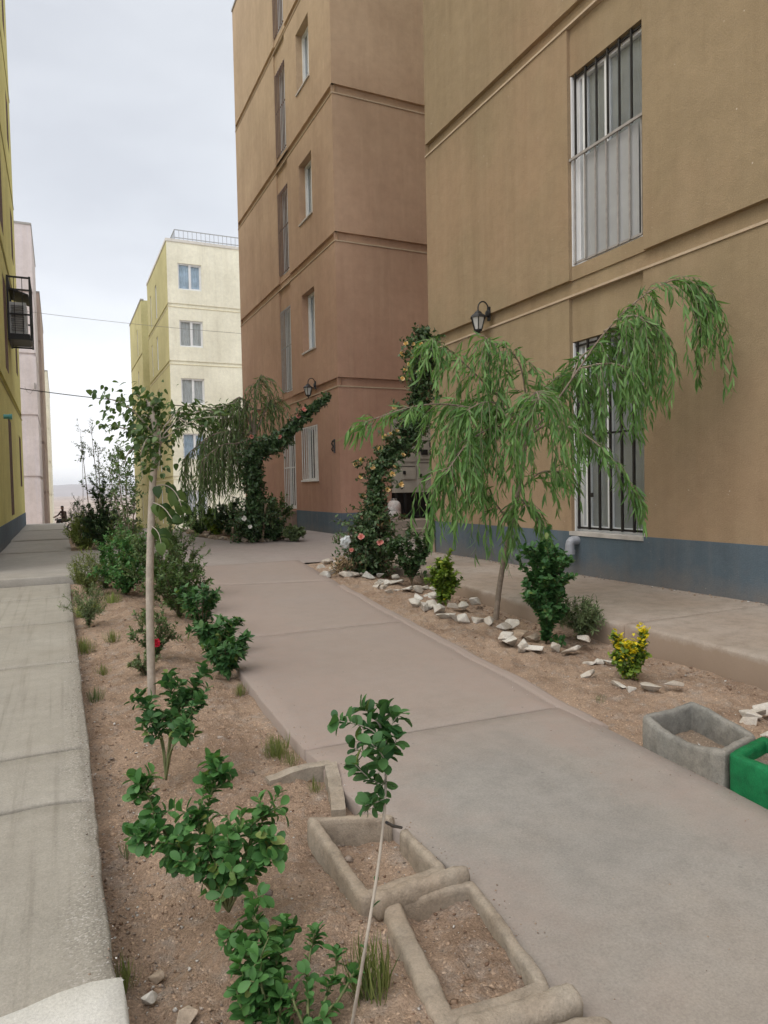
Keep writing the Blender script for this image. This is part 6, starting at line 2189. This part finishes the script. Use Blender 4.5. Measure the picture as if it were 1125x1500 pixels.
# ------------------------------------------------------------------ rider far down the street
def skin_body(name, pts, edges, rad, m, parent):
    me = bpy.data.meshes.new(name)
    off = root_of(parent).location
    me.from_pydata([tuple(Vector(p) - off) for p in pts], edges, [])
    o = bpy.data.objects.new(name, me)
    COL.objects.link(o)
    md = o.modifiers.new('skin', 'SKIN')
    for k, r_ in enumerate(rad):
        me.skin_vertices[0].data[k].radius = (r_, r_)
    me.skin_vertices[0].data[0].use_root = True
    o.modifiers.new('sub', 'SUBSURF').levels = 2
    o.modifiers['sub'].render_levels = 2
    dg = bpy.context.evaluated_depsgraph_get()
    me2 = bpy.data.meshes.new_from_object(o.evaluated_get(dg))
    o.modifiers.clear()
    o.data = me2
    me2.materials.clear()
    me2.materials.append(m)
    me2.polygons.foreach_set('use_smooth', [True] * len(me2.polygons))
    o.parent = parent
    return o


RX, RY = 0.16, 50.0
RZ = g(RY)
FWD = Vector((-.75, -.66, 0)).normalized()
SID = Vector((-FWD.y, FWD.x, 0))


def RP(f, s, z):
    return Vector((RX, RY, RZ)) + FWD * f + SID * s + Vector((0, 0, z))


mo = thing('motorcycle', 'dark motorcycle ridden up the road at the far end of the alley', 'motorcycle', (RX, RY, RZ))
for nm, f in (('wheel', .62), ('wheel', -.62)):
    mb = MB()
    c = RP(f, 0, .29)
    mb.tube([c + FWD * .26 * math.cos(a) + Vector((0, 0, .26 * math.sin(a))) for a in np.linspace(0, 2 * math.pi, 25)], .05, 8, caps=False)
    for k in range(6):
        a = k * math.pi / 3
        mb.tube([c, c + FWD * .25 * math.cos(a) + Vector((0, 0, .25 * math.sin(a)))], .012, 5)
    mb.build(nm, BLACK, mo)
mb = MB()
mb.tube([RP(.62, 0, .29), RP(.50, 0, .62), RP(.40, 0, .95)], .035, 8)
mb.tube([RP(.40, .34, 1.02), RP(.42, .1, .98), RP(.42, -.1, .98), RP(.40, -.34, 1.02)], .018, 6)
mb.build('handlebar', BLACK, mo)
mb = MB()
mb.tube([RP(.42, 0, .78), RP(.25, 0, .80), RP(.02, 0, .72)], [.09, .14, .09], 10)
mb.tube([RP(.25, 0, .42), RP(-.05, 0, .40)], [.15, .15], 10)
mb.tube([RP(-.62, 0, .30), RP(-.15, 0, .42), RP(.35, 0, .70)], .03, 6)
mb.build('engine_and_tank', BLACK, mo)
mb = MB()
mb.tube([RP(.0, 0, .76), RP(-.3, 0, .78), RP(-.6, 0, .84)], [.09, .12, .07], 10)
mb.build('seat', simple('seat_vinyl', (.03, .028, .027), .6), mo)
mb = MB()
mb.lathe(RP(.52, 0, .86), [(.05, -.05), (.085, 0), (.08, .06), (.03, .09)], 12)
mb.build('headlight', GREYBAR, mo)
mb = MB()
mb.tube([RP(.40, .3, 1.02), RP(.42, .33, 1.16)], .008, 5)
mb.tube([RP(.43, .28, 1.18), RP(.43, .38, 1.18)], .04, 8)
mb.build('mirror', BLACK, mo)
pe = thing('person', 'person in dark brown clothes riding the motorcycle at the far end of the alley', 'person', (RX, RY, RZ))
SKIN = simple('skin', (.30, .18, .12), .6)
pts = [RP(-.15, 0, .88), RP(-.12, 0, 1.12), RP(-.05, 0, 1.34), RP(-.02, 0, 1.44), RP(0, 0, 1.53), RP(.01, 0, 1.62), RP(.0, 0, 1.70)]
rad = [.15, .145, .16, .07, .075, .10, .085]
ed = [(0, 1), (1, 2), (2, 3), (3, 4), (4, 5), (5, 6)]
for s in (1, -1):
    k = len(pts)
    pts += [RP(-.04, .19 * s, 1.36), RP(.12, .27 * s, 1.14), RP(.36, .30 * s, 1.05)]
    rad += [.07, .052, .04]
    ed += [(2, k), (k, k + 1), (k + 1, k + 2)]
    k = len(pts)
    pts += [RP(-.10, .11 * s, .86), RP(.28, .19 * s, .78), RP(.10, .17 * s, .38), RP(.20, .17 * s, .31)]
    rad += [.10, .075, .055, .045]
    ed += [(0, k), (k, k + 1), (k + 1, k + 2), (k + 2, k + 3)]
skin_body('body', pts, ed, rad, simple('brown_clothes', (.075, .05, .04), .9, var=.2), pe)
mb = MB()
hc = RP(.02, 0, 1.63)
prof = [(.03, -.125), (.065, -.10), (.083, -.04), (.088, .02), (.075, .08), (.03, .112)]
mb.lathe(hc, prof, 16)
mb.lathe(hc + FWD * .085 + Vector((0, 0, -.01)), [(.016, -.03), (.02, -.02), (.006, .02)], 8)
mb.build('face', SKIN, pe, smooth=True)
mb = MB()
mb.lathe(hc - FWD * .012, [(.092, 0.01), (.098, .05), (.085, .10), (.03, .125)], 16)
mb.build('hair', simple('black_hair', (.012, .01, .009), .7), pe, smooth=True)
for s in (1, -1):
    mb = MB()
    c = RP(.37, .30 * s, 1.05)
    mb.tube([c - FWD * .04, c + FWD * .03], [.032, .036], 8)
    for q in range(5):
        w_ = c + SID * (.028 * (q - 2)) + FWD * .03
        mb.tube([w_, w_ + FWD * .035 + Vector((0, 0, -.005)), w_ + FWD * .04 + Vector((0, 0, -.045)), w_ + FWD * .01 + Vector((0, 0, -.055))], .009, 6)
    mb.build('hand', SKIN, pe, smooth=True)
